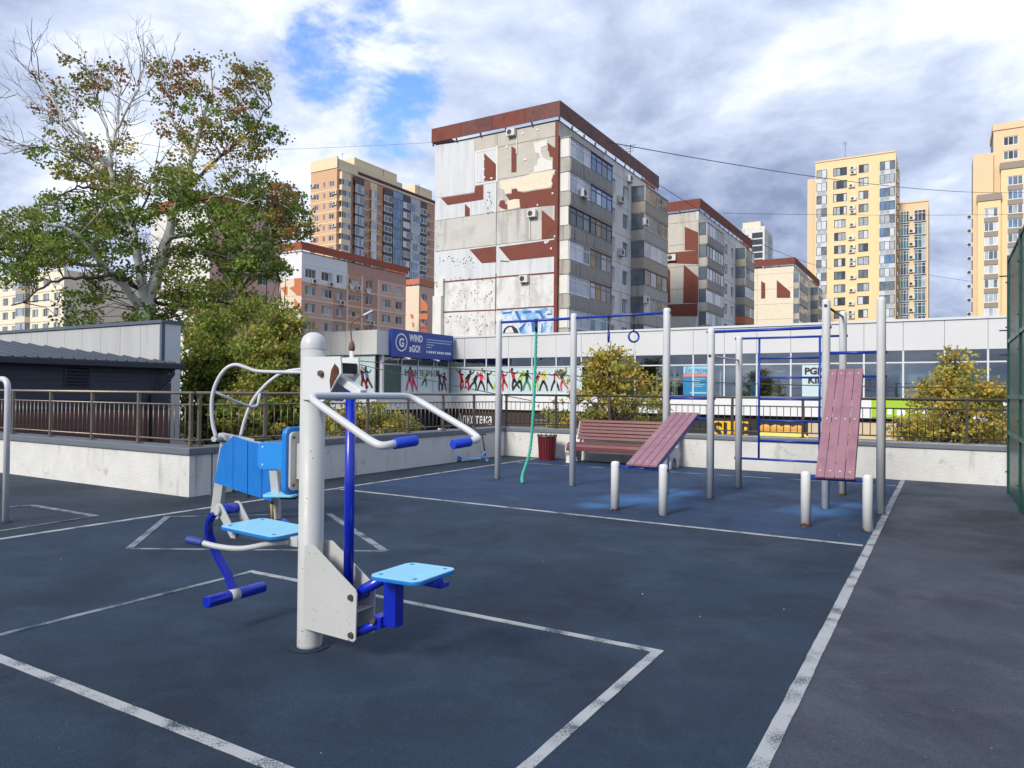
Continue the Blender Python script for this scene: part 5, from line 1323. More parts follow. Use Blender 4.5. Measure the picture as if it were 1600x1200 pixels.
mat('poster_salmon', lin(214, 130, 116), 0.5, 0.06, 2)
mat('bread', lin(214, 160, 80), 0.6, 0.12, 6)
mat('cheese', lin(250, 226, 110), 0.6, 0.06, 6)
mat('poster_green', lin(58, 86, 82), 0.4, 0.25, 2)
for n_, c_ in (('fig_red', (178, 34, 48)), ('fig_black', (34, 30, 34)), ('fig_pink', (214, 60, 110)), ('fig_maroon', (104, 34, 44)), ('fig_yellow', (214, 190, 60)), ('fig_lime', (160, 200, 60)), ('fig_skin', (206, 160, 130)), ('fig_blue', (84, 104, 150)), ('fig_green', (40, 140, 90))): mat(n_, lin(*c_), 0.5, 0.06, 4)
glass_mat('shop_glass', (0.80, 0.88, 0.90), 0.10)
glass_mat('shop_glass_dark', (0.30, 0.34, 0.36), 0.12)
MX, MY, MTOP, MFB, MWB, MBB, SGB = -25.0, 34.0, 4.70, 3.42, 1.46, 0.58, -0.62
def mall():
    b = thing('shopping_centre', 'low grey panelled shopping centre with shop windows and dancer decals', 'building', (MX, MY, STREET))
    f = Face(b, 'front', MX, MY)                      # long wing, s = x - MX (positive to the right)
    R = 46.0
    # shell
    f.box('roof', 0.0, R, 0.35, 22.0, MTOP-0.30, MTOP-0.08, 'roof_dark'); f.box('parapet_cap', -0.02, R, -0.06, 0.40, MTOP-0.078, MTOP+0.02, 'mall_alu')
    f.box('fascia_backing', 0.0, R, 0.05, 0.34, MFB+0.01, MTOP-0.08, 'mall_joint')
    f.box('back_wall', 0.0, R, 7.0, 7.2, STREET, MTOP-0.31, 'interior_wall'); f.box('upper_floor', 0.0, R, 0.10, 6.99, MBB+0.02, MBB+0.22, 'interior_floor'); f.box('ceiling', 0.0, R, 0.36, 6.99, MFB-0.10, MFB, 'interior_dark')
    s = 0.0; i = 0; pw = 1.47
    while s < R-0.1:
        f.box('fascia_panel', s+0.008, s+pw-0.008, rb.uniform(-0.004, 0.004), 0.048, MFB, MTOP-0.08, 'mall_panel'); s += pw
    # lower white band, then the sign band and ground floor
    s = 0.0
    while s < R-0.1:
        f.box('band_panel', s+0.006, s+2*pw-0.006, rb.uniform(-0.003, 0.003), 0.09, MBB, MWB-0.002, 'mall_white'); s += 2*pw
    f.box('sign_band', 0.0, R, 0.25, 0.50, SGB, MBB-0.01, 'sign_dark')
    f.box('ground_floor_glass', 0.0, R, 0.9, 1.0, STREET, SGB-0.01, 'pane_dark')
    for k in range(16): f.box('column', k*2.94-0.15, k*2.94+0.15, 0.3, 0.6, STREET, SGB-0.01, 'mall_panel')
    # shop windows: transom lights and main panes between mullions
    zt = MFB - 0.50
    edges = [i*pw for i in range(int(R/pw)+1)]
    sxp = lambda px: f.px(px, 590)[0]
    last_decal = sxp(905)
    for i in range(len(edges)-1):
        a, c_ = edges[i], edges[i+1]
        f.box('mullion', a-0.035, a+0.035, 0.02, 0.12, MWB, MFB-0.002, 'mall_alu')
        f.box('transom_pane', a+0.037, c_-0.037, 0.07, 0.085, zt+0.035, MFB-0.004, 'shop_glass_dark')
        f.box('transom_bar', a+0.036, c_-0.036, 0.03, 0.11, zt-0.03, zt+0.03, 'mall_alu')
        if c_ <= last_decal + 0.2: f.box('film_pane', a+0.037, c_-0.037, 0.06, 0.085, MWB+0.002, zt-0.032, 'film_blue')
        else: f.box('shop_pane', a+0.037, c_-0.037, 0.07, 0.085, MWB+0.002, zt-0.032, 'shop_glass')
    # rooms behind the clear glass
    for px0, px1, d, z1, m in ((1020, 1036, 3.0, 3.2, 'interior_wall'), (1040, 1050, 0.9, 3.2, 'interior_wall'), (1120, 1150, 1.6, 3.0, 'interior_dark'), (1163, 1176, 1.2, 2.9, 'interior_blue'), (1190, 1200, 2.2, 2.6, 'interior_wall'), (1400, 1420, 1.2, 3.2, 'interior_blue'), (1330, 1345, 2.0, 2.4, 'interior_dark')):
        f.box('shop_partition', sxp(px0), sxp(px1), d, d+0.15, MBB+0.23, z1, m)
    f.box('room_wall', sxp(905), sxp(1030), 1.6, 1.75, MBB+0.23, MFB-0.11, 'interior_dark'); f.box('room_wall', sxp(1405), sxp(1460), 0.7, 0.85, MBB+0.23, MFB-0.11, 'interior_wall')
    f.box('room_wall', sxp(1030.5), sxp(1345), 3.2, 3.35, MBB+0.23, MFB-0.11, 'interior_dark')
    f.box('room_wall', sxp(1461), R-0.2, 3.0, 3.15, MBB+0.23, MFB-0.11, 'interior_dark')
    for px0, px1 in ((1120, 1148), (1020, 1048)): f.box('door_frame', sxp(px0), sxp(px0)+0.08, 0.5, 0.6, MBB+0.23, 3.0, 'mall_alu'); f.box('door_frame', sxp(px1), sxp(px1)+0.08, 0.5, 0.6, MBB+0.23, 3.0, 'mall_alu'); f.box('door_head', sxp(px0)+0.081, sxp(px1)-0.001, 0.5, 0.6, 2.9, 3.0, 'mall_alu')
    for px in (1215, 1330): # draped swags inside the windows
        s0 = sxp(px); mb = MB()
        for k in range(14):
            t0, t1 = k/14, (k+1)/14; w = 2.2
            d0, d1 = 0.75*math.sin(math.pi*t0), 0.75*math.sin(math.pi*t1)
            mb.prism([(w*(t0-0.5), -d0), (w*(t1-0.5), -d1), (w*(t1-0.5), -d1*0.55), (w*(t0-0.5), -d0*0.55)], lambda p, d: (p[0], d, p[1]), 0.0, 0.03)
        f.mesh('window_drape', mb, 'sign_tan', s0, 0.45, MFB-0.12)
    f.box('wall_notice', sxp(1432), sxp(1441), 0.66, 0.698, 2.0, 2.35, 'joint_dark'); f.box('wall_notice', sxp(1444), sxp(1452), 0.66, 0.698, 2.0, 2.35, 'joint_dark')
    # blue poster
    pa, pb = sxp(1067), sxp(1107)
    f.box('poster', pa, pb, 0.048, 0.058, MWB+0.03, zt-0.06, 'poster_blue'); f.box('poster_header', pa+0.01, pb-0.01, 0.040, 0.047, zt-0.40, zt-0.07, 'poster_light'); f.box('poster_stripe', pa+0.01, pb-0.01, 0.040, 0.047, zt-0.55, zt-0.42, 'poster_salmon')
    text_mesh('poster_lettering', 'Екатерина', 0.34, b, f.loc(pa+0.08, 0.036, zt-0.36), 'poster_blue', sx=0.75, shear=0.3)
    for k in range(5): f.box('poster_line', pa+0.5, pa+0.5+rb.uniform(0.3, 0.65), 0.041, 0.047, 2.25-0.09*k, 2.28-0.09*k, 'poster_light')
    f.box('poster_line', pa+0.35, pb-0.1, 0.041, 0.047, MWB+0.10, MWB+0.17, 'poster_light')
    def figure(s, z, h, cols, pose, fc=f, d=0.055):
        """flat printed dancer: limbs as strokes"""
        mb = MB(); ms = list(dict.fromkeys(cols)); top, leg, hair = cols
        def stroke(a, b_, w0, w1, c):
            a, b_ = Vector((a[0], a[1])), Vector((b_[0], b_[1])); dd = (b_-a).normalized(); n = Vector((-dd.y, dd.x))
            mb.prism([tuple(v*h) for v in (a-n*w0, b_-n*w1, b_+n*w1, a+n*w0)], lambda p, q: (p[0], q, p[1]), -0.004 - 0.0006*ms.index(c), 0.0, ms.index(c))
        p = pose
        stroke(p['hip'], p['neck'], 0.075, 0.085, top)
        for a, k1, k2 in ((p['hip'], *p['l1']), (p['hip'], *p['l2'])): stroke(a, k1, 0.062, 0.045, leg); stroke(k1, k2, 0.050, 0.035, leg)
        for k1, k2 in (p['a1'], p['a2']): stroke(p['neck'], k1, 0.035, 0.03, top); stroke(k1, k2, 0.03, 0.02, top)
        hx, hz = p['head']; mb.prism([((hx+0.062*math.cos(a))*h, (hz+0.075*math.sin(a))*h) for a in [i*math.pi/5 for i in range(10)]], lambda q, dd: (q[0], dd, q[1]), -0.007, 0.0, ms.index(hair))
        return fc.mesh('dancer_decal', mb, ms, s, d, z)
    poses = [dict(hip=(0, .5), neck=(.02, .8), head=(.04, .91), l1=((-.12, .28), (-.2, .02)), l2=((.14, .28), (.22, .02)), a1=((-.16, .72), (-.30, .80)), a2=((.14, .68), (.24, .56))),
             dict(hip=(.02, .5), neck=(-.05, .78), head=(-.08, .9), l1=((-.05, .26), (-.02, 0)), l2=((.16, .3), (.30, .10)), a1=((-.2, .86), (-.3, 1.0)), a2=((.12, .72), (.22, .85))),
             dict(hip=(0, .48), neck=(.1, .74), head=(.15, .86), l1=((-.2, .3), (-.36, .06)), l2=((.08, .24), (.06, 0)), a1=((-.04, .62), (-.14, .5)), a2=((.26, .78), (.36, .92)))]
    sets = [[('fig_maroon', 'fig_red', 'fig_maroon')], [('fig_red', 'fig_red', 'fig_black'), ('fig_black', 'fig_red', 'fig_black')], [('fig_black', 'fig_black', 'fig_pink'), ('fig_pink', 'fig_black', 'fig_skin'), ('fig_black', 'fig_black', 'fig_skin')], [('fig_lime', 'fig_lime', 'fig_black'), ('fig_red', 'fig_red', 'fig_black')],
            [('fig_red', 'fig_black', 'fig_black'), ('fig_lime', 'fig_black', 'fig_lime'), ('fig_black', 'fig_green', 'fig_black')], [('fig_red', 'fig_lime', 'fig_maroon'), ('fig_yellow', 'fig_black', 'fig_yellow')], [('fig_red', 'fig_black', 'fig_red'), ('fig_black', 'fig_pink', 'fig_maroon')]]
    for i, px in enumerate((697, 725, 751, 781, 812, 843, 872)):
        s0 = sxp(px); g_ = sets[i]; n = len(g_)
        for k, cols in enumerate(g_): figure(s0 + (k-(n-1)/2)*0.42, MWB+0.12+0.05*rb.random(), rb.uniform(1.15, 1.32), cols, poses[(i+k) % 3], d=0.055-0.009*k)
    # kids' shop lettering
    sk = sxp(1256); f.box('window_film', sxp(1253), sxp(1285), 0.052, 0.064, MWB+0.02, zt-0.06, 'film_blue')
    text_mesh('window_lettering', 'PGPS', 0.40, b, f.loc(sk+0.02, 0.045, zt-0.46), 'fig_black', bold=0.015, sx=1.05); text_mesh('window_lettering', 'KIDS', 0.40, b, f.loc(sk+0.16, 0.045, zt-0.86), 'fig_black', bold=0.015, sx=1.05)
    # ---------------- short wing on the left
    WX, WY = -24.35, 27.5; wl = f.px(468, 560)[0]
    g = Face(b, 'front', WX, WY); r = Face(b, 'right', WX, WY); Lr = MY - WY; WL = 6.2
    wbuild(MB().box(WX-WL-2.2, WX-0.06, WY+0.06, MY+0.3, MTOP-0.42, MTOP-0.20), 'roof', 'roof_dark', b)
    wbuild(MB().box(WX-WL-2.2, WX-3.4, WY+3.2, MY+0.3, STREET, MTOP-0.43), 'inner_wall', 'interior_wall', b)
    ps = 0.0
    while ps > -(WL+2.0):
        g.box('fascia_panel', ps-1.05+0.008, ps-0.008, rb.uniform(-0.004, 0.004), 0.05, MFB-0.05, MTOP-0.10, 'mall_panel_left'); g.box('band_panel', ps-1.05+0.006, ps-0.006, 0.0, 0.09, MBB, MWB, 'mall_white')
        g.box('mullion', ps-0.30, ps-0.24, 0.12, 0.20, MWB+0.001, MFB-0.06, 'mall_alu'); g.box('film_pane', ps-1.29, ps-0.31, 0.15, 0.17, MWB+0.001, MFB-0.06, 'film_blue'); ps -= 1.05
    g.box('fascia_backing', -WL-2.1, -0.01, 0.051, 0.30, MFB-0.04, MTOP-0.11, 'mall_joint'); r.box('fascia_backing', 0.31, Lr, 0.051, 0.30, MFB-0.04, MTOP-0.11, 'mall_joint')
    r.box('fascia_panel', 0.003, 0.92, -0.004, 0.05, MFB-0.05, MTOP-0.10, 'mall_panel_left'); r.box('fascia_panel', 0.93, Lr-0.01, 0.004, 0.05, MFB-0.05, MTOP-0.10, 'mall_panel_left')
    r.box('column', 0.50, 0.68, 0.10, 0.28, STREET, MFB-0.06, 'mall_white'); r.box('column', Lr-0.22, Lr-0.06, 0.10, 0.26, STREET, MFB-0.06, 'mall_joint')
    r.box('band_panel', 0.003, Lr-0.01, 0.0, 0.09, MBB, MWB, 'mall_white')
    e = [0.70 + (Lr-0.95)*k/4 for k in range(5)]
    for k in range(4):
        r.box('transom_pane', e[k]+0.03, e[k+1]-0.03, 0.15, 0.17, zt+0.03, MFB-0.06, 'shop_glass_dark'); r.box('transom_bar', e[k]+0.01, e[k+1]-0.01, 0.12, 0.19, zt-0.03, zt+0.028, 'mall_alu')
        r.box('film_pane', e[k]+0.03, e[k+1]-0.03, 0.15, 0.17, MWB+0.001, zt-0.032, 'film_blue' if k else 'poster_green'); r.box('mullion', e[k+1]-0.029, e[k+1]+0.029, 0.10, 0.20, MWB+0.001, MFB-0.06, 'mall_alu')
    def blob_decal(fc, s, z, h, m, m2, seed):
        q = random.Random(seed); pts = []
        for k in range(18): a = 2*math.pi*k/18; rr_ = 0.26 + 0.10*q.random(); pts.append((rr_*math.cos(a)*0.75*h, (0.5 + rr_*1.75*math.sin(a))*h))
        mb = MB().prism(pts, lambda p, d: (p[0], d, p[1]), -0.006, 0, 0).prism([(x*0.5, 0.25*h+z_*0.5) for x, z_ in pts], lambda p, d: (p[0], d, p[1]), -0.009, -0.0061, 1)
        fc.mesh('dancer_decal', mb, [m, m2], s, 0.14, z)
    text_mesh('window_lettering', 'ИМПЕРИЯ', 0.46, b, r.loc(e[1]+0.25, 0.135, zt-0.55), 'mall_joint', rot='right', sx=1.35)
    figure((e[1]+e[2])/2, MWB+0.08, 1.35, ('fig_maroon', 'fig_pink', 'fig_black'), poses[0], r, 0.132); figure((e[1]+e[2])/2+0.3, MWB+0.05, 1.2, ('fig_pink', 'fig_pink', 'fig_maroon'), poses[1], r, 0.124)
    figure((e[2]+e[3])/2, MWB+0.35, 0.9, ('fig_lime', 'fig_black', 'fig_skin'), poses[2], r, 0.132); figure((e[3]+e[4])/2-0.1, MWB+0.1, 1.2, ('fig_maroon', 'fig_black', 'fig_black'), poses[1], r, 0.132); figure((e[3]+e[4])/2+0.3, MWB+0.1, 1.1, ('fig_maroon', 'fig_maroon', 'fig_black'), poses[0], r, 0.124)
    for ps_, cols in ((-0.75, ('fig_blue', 'fig_maroon', 'fig_black')), (-1.05, ('fig_maroon', 'fig_maroon', 'fig_skin')), (-2.0, ('fig_pink', 'fig_pink', 'fig_black')), (-2.3, ('fig_blue', 'fig_black', 'fig_black'))): figure(ps_, MWB+0.1, 1.25, cols, poses[int(-ps_*10) % 3], g, 0.135)
    r.box('ground_floor_glass', 0.01, Lr, 1.0, 1.1, STREET, MBB-0.01, 'pane_dark'); g.box('ground_floor_glass', -WL-2.0, -0.01, 0.9, 1.0, STREET, MBB-0.01, 'pane_teal')
    for yy in (1.9, 4.4):
        mb = MB().tube([(0, -0.02, 0), (0, -0.5, -0.05)], 0.03, 8).ball((0, -0.55, -0.08), (0.12, 0.07, 0.05)); r.mesh('flood_light', mb, 'sign_white', yy, 0.0, MFB-0.12)
    # signs are things of their own
    sg = thing('shop_sign', 'blue corner sign reading WIND GO on the shopping centre', 'sign', (WX+0.02, WY+0.9, MFB-0.05)); SO = Vector(sg.location)
    wbuild(MB().box(WX+0.005, WX+0.22, WY+0.92, MY-0.26, MFB-0.12, MTOP+0.02), 'sign_box', 'sign_blue', sg, bevel=0.01)
    y0 = WY+0.92; LS = MY-0.26-y0; xx = WX+0.223
    T = lambda s, sz, fy, z, **k: text_mesh('lettering', s, sz, sg, Vector((xx+0.004, y0+LS*fy, z)) - SO, 'sign_white', rot='right', extrude=0.004, **k)
    T('WIND', 0.50, 0.255, 4.18, sx=0.80, bold=0.018); T('»GO!', 0.50, 0.255, 3.62, sx=0.80, bold=0.018); T('G', 0.62, 0.098, 3.84, sx=0.9, bold=0.02)
    n = 28; mb = MB(); cy, cz = y0+LS*0.135, 4.06
    for k in range(n):
        a0, a1 = 2*math.pi*k/n, 2*math.pi*(k+1)/n
        mb.prism([(0.47*math.cos(a0), 0.47*math.sin(a0)), (0.47*math.cos(a1), 0.47*math.sin(a1)), (0.40*math.cos(a1), 0.40*math.sin(a1)), (0.40*math.cos(a0), 0.40*math.sin(a0))], lambda p, d: (d, cy+p[0], cz+p[1]), xx+0.001, xx+0.006)
    wbuild(mb, 'logo_ring', 'sign_white', sg)
    for z, a, c_ in ((4.34, 0.53, 0.97), (4.20, 0.53, 0.95), (4.06, 0.53, 0.66), (3.92, 0.53, 0.62)): wbuild(MB().box(xx+0.001, xx+0.004, y0+LS*a, y0+LS*c_, z, z+0.045), 'text_line', 'poster_light', sg)
    for k in range(12): wbuild(MB().box(xx+0.001, xx+0.005, y0+LS*(0.53+0.036*k), y0+LS*(0.53+0.036*k+(0.026 if k % 4 else 0.014)), 3.62, 3.75), 'text_line', 'sign_white', sg)
    def band_sign(label, px0, px1, z0, z1, m, d=0.20):
        s0, s1 = sxp(px0), sxp(px1); t = thing('shop_sign', label, 'sign', Vector((MX+s0, MY+d, z0)))
        MB().box(0, s1-s0, 0, 0.045, 0, z1-z0).build('sign_board', m, t); return t, s1-s0
    t, w = band_sign('dark brown shop sign with white lettering below the dancer windows', 680, 872, -0.60, MBB-0.03, 'sign_brown')
    text_mesh('lettering', 'Алкотека', 0.80, t, (sxp(712)-sxp(680), -0.006, 0.34), 'sign_white', bold=0.010, sx=0.66)
    for k in range(3): MB().box(6.6, 8.0-0.2*k, -0.006, -0.001, 0.62-0.18*k, 0.69-0.18*k).build('text_line', 'mall_joint', t)
    t, w = band_sign('yellow shop sign with black lettering and a sandwich picture', 1108, 1168, -0.66, 0.28, 'sign_yellow')
    text_mesh('lettering', 'SUB', 1.15, t, (0.12, -0.006, 0.06), 'sign_dark', bold=0.03, sx=0.92)
    s0 = sxp(1163); o = Vector((MX+s0+0.6, MY+0.16, -0.62))
    t = thing('sandwich_sign', 'yellow sandwich shaped sign board beside the yellow shop sign', 'sign', o)
    lo_ = [(0.0, 0.04), (0.1, 0.50), (2.0, 0.52), (2.25, 0.30), (1.95, 0.0), (0.3, 0.0)]
    MB().prism(lo_, lambda p, d: (p[0]*0.95, d, p[1]), 0.0, 0.05).build('filling', 'cheese', t)
    for k in range(4): MB().ball((0.30+0.47*k, 0.05, 0.62), (0.29, 0.05, 0.19), n=14, k=8).build('bread_roll', 'bread', t)
    t, w = band_sign('lime green shop sign partly hidden by the right tree', 1362, 1440, MBB+0.05, MWB-0.05, 'sign_green', -0.06)
    for k, (a, w_) in enumerate(((0.25, 0.2), (0.6, 0.16), (0.95, 0.3), (1.45, 0.25))): MB().box(a, a+w_, -0.006, -0.001, 0.10+0.03*(k % 2), 0.42-0.05*(k % 3)).build('sign_mark', 'sign_white', t)
    f.box('tan_panel', sxp(1262), sxp(1400), 0.18, 0.245, SGB+0.3, MBB-0.2, 'sign_tan')
mall()

# ---------------------------------------------------------------- dark annex and the grey building behind it
mat('annex_navy', lin(46, 54, 70), 0.5, 0.05, 1.5, stretch=(0.2, 0.2, 6))
mat('annex_brown', lin(98, 66, 64), 0.5, 0.05, 1.5)
mat('annex_roof', lin(88, 96, 108), 0.4, 0.06, 1, metal=0.3)
mat('annex_trim', lin(38, 44, 58), 0.45, 0.05, 2)
mat('sheet_grey', lin(178, 180, 180), 0.5, 0.04, 1.2, stretch=(3, 3, 0.1), streak=(lin(160, 160, 158), 1.5, 0.55, 0.8))
mat('sheet_white', lin(206, 212, 220), 0.5, 0.03, 1.2)
mat('flashing', lin(84, 94, 108), 0.4, 0.04, 2)
def annex():
    X, Y1, Y0 = -18.4, 12.35, 6.9            # wall plane faces +x, runs along y
    t = thing('annex', 'dark navy clad annex with hipped grey metal roof beyond the left parapet', 'building', (X, Y1, STREET)); ze = 2.22
    wbuild(MB().box(X-7.0, X-0.05, Y0+0.05, Y1-0.05, STREET, ze-0.1), 'core', 'core_dark', t)
    zb = onx(160, 640, X).z
    k = 0; z = STREET
    for z0, z1, m in ((STREET, zb, 'annex_brown'), (zb, ze-0.12, 'annex_navy')):
        z = z0
        while z < z1-0.02:
            z2 = min(z+0.24, z1); wbuild(MB().box(X-0.05+0.001, X, Y0, Y1, z+0.004, z2-0.004), 'siding_board', m, t)
            wbuild(MB().box(X-7.0, X-0.05, Y1-0.049, Y1-0.002, z+0.004, z2-0.004), 'siding_board', m, t); z = z2
    # hipped roof with ribs
    ex, ey = X+0.36, Y1+0.12; rx = X-3.4; zr = ze+0.62; hy = Y1-3.6
    A, B, C, D = (ex, Y0-0.3, ze), (ex, ey, ze), (rx, hy, zr), (rx, Y0-0.3, zr)
    E_, G = (rx-3.8, ey, ze), (rx-3.8, Y0-0.3, ze)
    mb = MB(); mb.quad(A, B, C, D); i = len(mb.v); mb.v += [B, E_, C]; mb.f.append((i, i+1, i+2)); mb.m.append(0); mb.sm.append(False); mb.quad(E_, G, D, C)
    roof = wbuild(mb, 'roof', 'annex_roof', t)
    ribs = MB()
    n = 22
    for j in range(n+1):
        y = Y0-0.3 + (ey-Y0+0.3)*j/n
        top = Vector((rx, y, zr)) if y < hy else Vector((ex, y, ze)).lerp(Vector((rx, hy, zr)), 0) + (Vector((rx, hy, zr))-Vector((ex, ey, ze)))*((ey-y)/(ey-hy))
        if y > hy: top = Vector((ex + (rx-ex)*((ey-y)/(ey-hy)), y, ze + (zr-ze)*((ey-y)/(ey-hy))))
        if (top - Vector((ex, y, ze))).length > 0.2: wbuild(MB().beam(Vector((ex, y, ze+0.015)), top + Vector((0, 0, 0.015)), 0.035, 0.04), 'roof_rib', 'annex_roof', t)
    wbuild(MB().beam(Vector((rx, Y0-0.3, zr+0.03)), Vector((rx, hy+0.1, zr+0.03)), 0.30, 0.07), 'ridge_cap', 'annex_roof', t)
    wbuild(MB().box(ex-0.06, ex+0.04, Y0-0.3, ey+0.04, ze-0.16, ze-0.01), 'gutter', 'annex_trim', t, bevel=0.02); wbuild(MB().box(X-7, ex-0.062, ey-0.06, ey+0.04, ze-0.16, ze-0.012), 'gutter', 'annex_trim', t)
    wbuild(MB().box(X+0.002, ex-0.062, Y0-0.3, ey-0.062, ze-0.10, ze-0.07), 'soffit', 'annex_trim', t)
    # louvre vent
    v0, v1 = onx(104, 588, X), onx(138, 588, X); zc = v0.z
    wbuild(MB().box(X+0.002, X+0.02, v0.y-0.06, v1.y+0.06, zc-0.26, zc+0.26), 'vent_frame', 'annex_trim', t)
    for j in range(6): wbuild(MB().beam((X+0.045, v0.y, zc-0.20+0.08*j), (X+0.045, v1.y, zc-0.20+0.08*j), 0.05, 0.012, up=(0.5, 0, 0.86)), 'louvre', 'annex_navy', t)
    yd = onx(235, 620, X).y
    wbuild(MB().tube(bend_path([(ex-0.05, yd+0.45, ze-0.16), (ex-0.05, yd+0.45, ze-0.32), (X+0.08, yd, ze-0.85), (X+0.08, yd, STREET)], 0.08), 0.05, 12), 'downpipe', 'annex_trim', t)
annex()
def grey_building():
    X, Y, W = -21.37, 14.0, 40.0; top = 3.62
    t = thing('grey_hall', 'light grey sheet clad hall with dark flashing behind the annex', 'building', (X, Y, STREET))
    f = Face(t, 'front', X, Y); r = Face(t, 'right', X, Y)
    wbuild(MB().box(X-W, X-0.06, Y+0.06, onx(281, 560, X).y - 0.02, STREET, top-0.1), 'core', 'sheet_grey', t)
    s = 0.0
    while s > -W: f.box('wall_sheet', s-1.15+0.006, s-0.006 if s < 0 else -0.08, 0.0, 0.05, STREET, top-0.02, 'sheet_grey'); s -= 1.15
    yl = onx(281, 560, X).y - Y
    r.box('wall_sheet', 0.09, yl + 0.02, 0.0, 0.05, STREET, top-0.02, 'sheet_white')
    f.box('corner_flashing', -0.078, 0.03, -0.03, 0.085, STREET, top-0.01, 'flashing'); f.box('top_flashing', -W, 0.06, -0.06, 0.4, top, top+0.10, 'flashing'); r.box('top_flashing', 0.402, yl+0.06, -0.06, 0.4, top, top+0.10, 'flashing')
grey_building()

# ================================================================== trees
leaf_mat('leaf_surface')
mat('bark_pale', lin(216, 216, 210), 0.85, 0.12, 3, 0.4, 12, col2=lin(120, 116, 108), blotch=(2.2, 0.58, 0.68))
mat('bark_dark', lin(84, 74, 66), 0.9, 0.2, 6, 0.4, 20)
def leaves(clumps, n_per, size, spread, rng, droop=0.25):
    """clumps: (centre, colour, scale) -> vertices, faces and colours for leaf-sized faces"""
    C = np.array([c[0] for c in clumps]); K = np.array([c[1] for c in clumps]); S = np.array([c[2] for c in clumps])
    idx = np.repeat(np.arange(len(C)), n_per); n = len(idx)
    off = rng.normal(size=(n, 3)); off /= np.linalg.norm(off, axis=1)[:, None]; off *= (rng.random(n)**0.6)[:, None]
    off *= np.array([1.0, 1.0, 0.62]) * (spread * S[idx])[:, None]
    p = C[idx] + off
    d = rng.normal(size=(n, 3)); d[:, 2] -= droop; d /= np.linalg.norm(d, axis=1)[:, None]
    e = rng.normal(size=(n, 3)); e -= d * (e*d).sum(1)[:, None]; e /= np.linalg.norm(e, axis=1)[:, None]
    L_ = size * (0.65 + 0.7*rng.random(n))[:, None]; Wd = L_ * 0.42
    v = np.empty((n, 4, 3)); v[:, 0] = p; v[:, 1] = p + d*L_*0.5 + e*Wd; v[:, 2] = p + d*L_; v[:, 3] = p + d*L_*0.5 - e*Wd
    col = K[idx] * (0.72 + 0.56*rng.random(n))[:, None]
    return v.reshape(-1, 3), np.arange(n*4).reshape(-1, 4), np.repeat(col, 4, axis=0)
def leaf_mesh(name, v, f, c):
    me = bpy.data.meshes.new(name); me.vertices.add(len(v)); me.vertices.foreach_set('co', v.astype(np.float32).ravel())
    me.loops.add(f.size); me.loops.foreach_set('vertex_index', f.astype(np.int32).ravel()); me.polygons.add(len(f)); me.polygons.foreach_set('loop_start', np.arange(0, f.size, 4, dtype=np.int32))
    me.update(calc_edges=True)
    a = me.color_attributes.new('leaf_colour', 'FLOAT_COLOR', 'POINT'); a.data.foreach_set('color', np.hstack([np.clip(c, 0, 1), np.ones((len(c), 1))]).astype(np.float32).ravel())
    me.materials.append(MATS['leaf_surface']); return me
def jitter_path(a, b, n, amp, rng):
    out = [a]
    for i in range(1, n): out.append(a.lerp(b, i/n) + Vector(rng.normal(size=3)) * amp * (a-b).length)
    return out + [b]
GREEN, OLIVE, BROWN, YEL, DARK = np.array(lin(124, 146, 60)), np.array(lin(134, 136, 66)), np.array(lin(148, 108, 64)), np.array(lin(184, 164, 78)), np.array(lin(94, 116, 52))
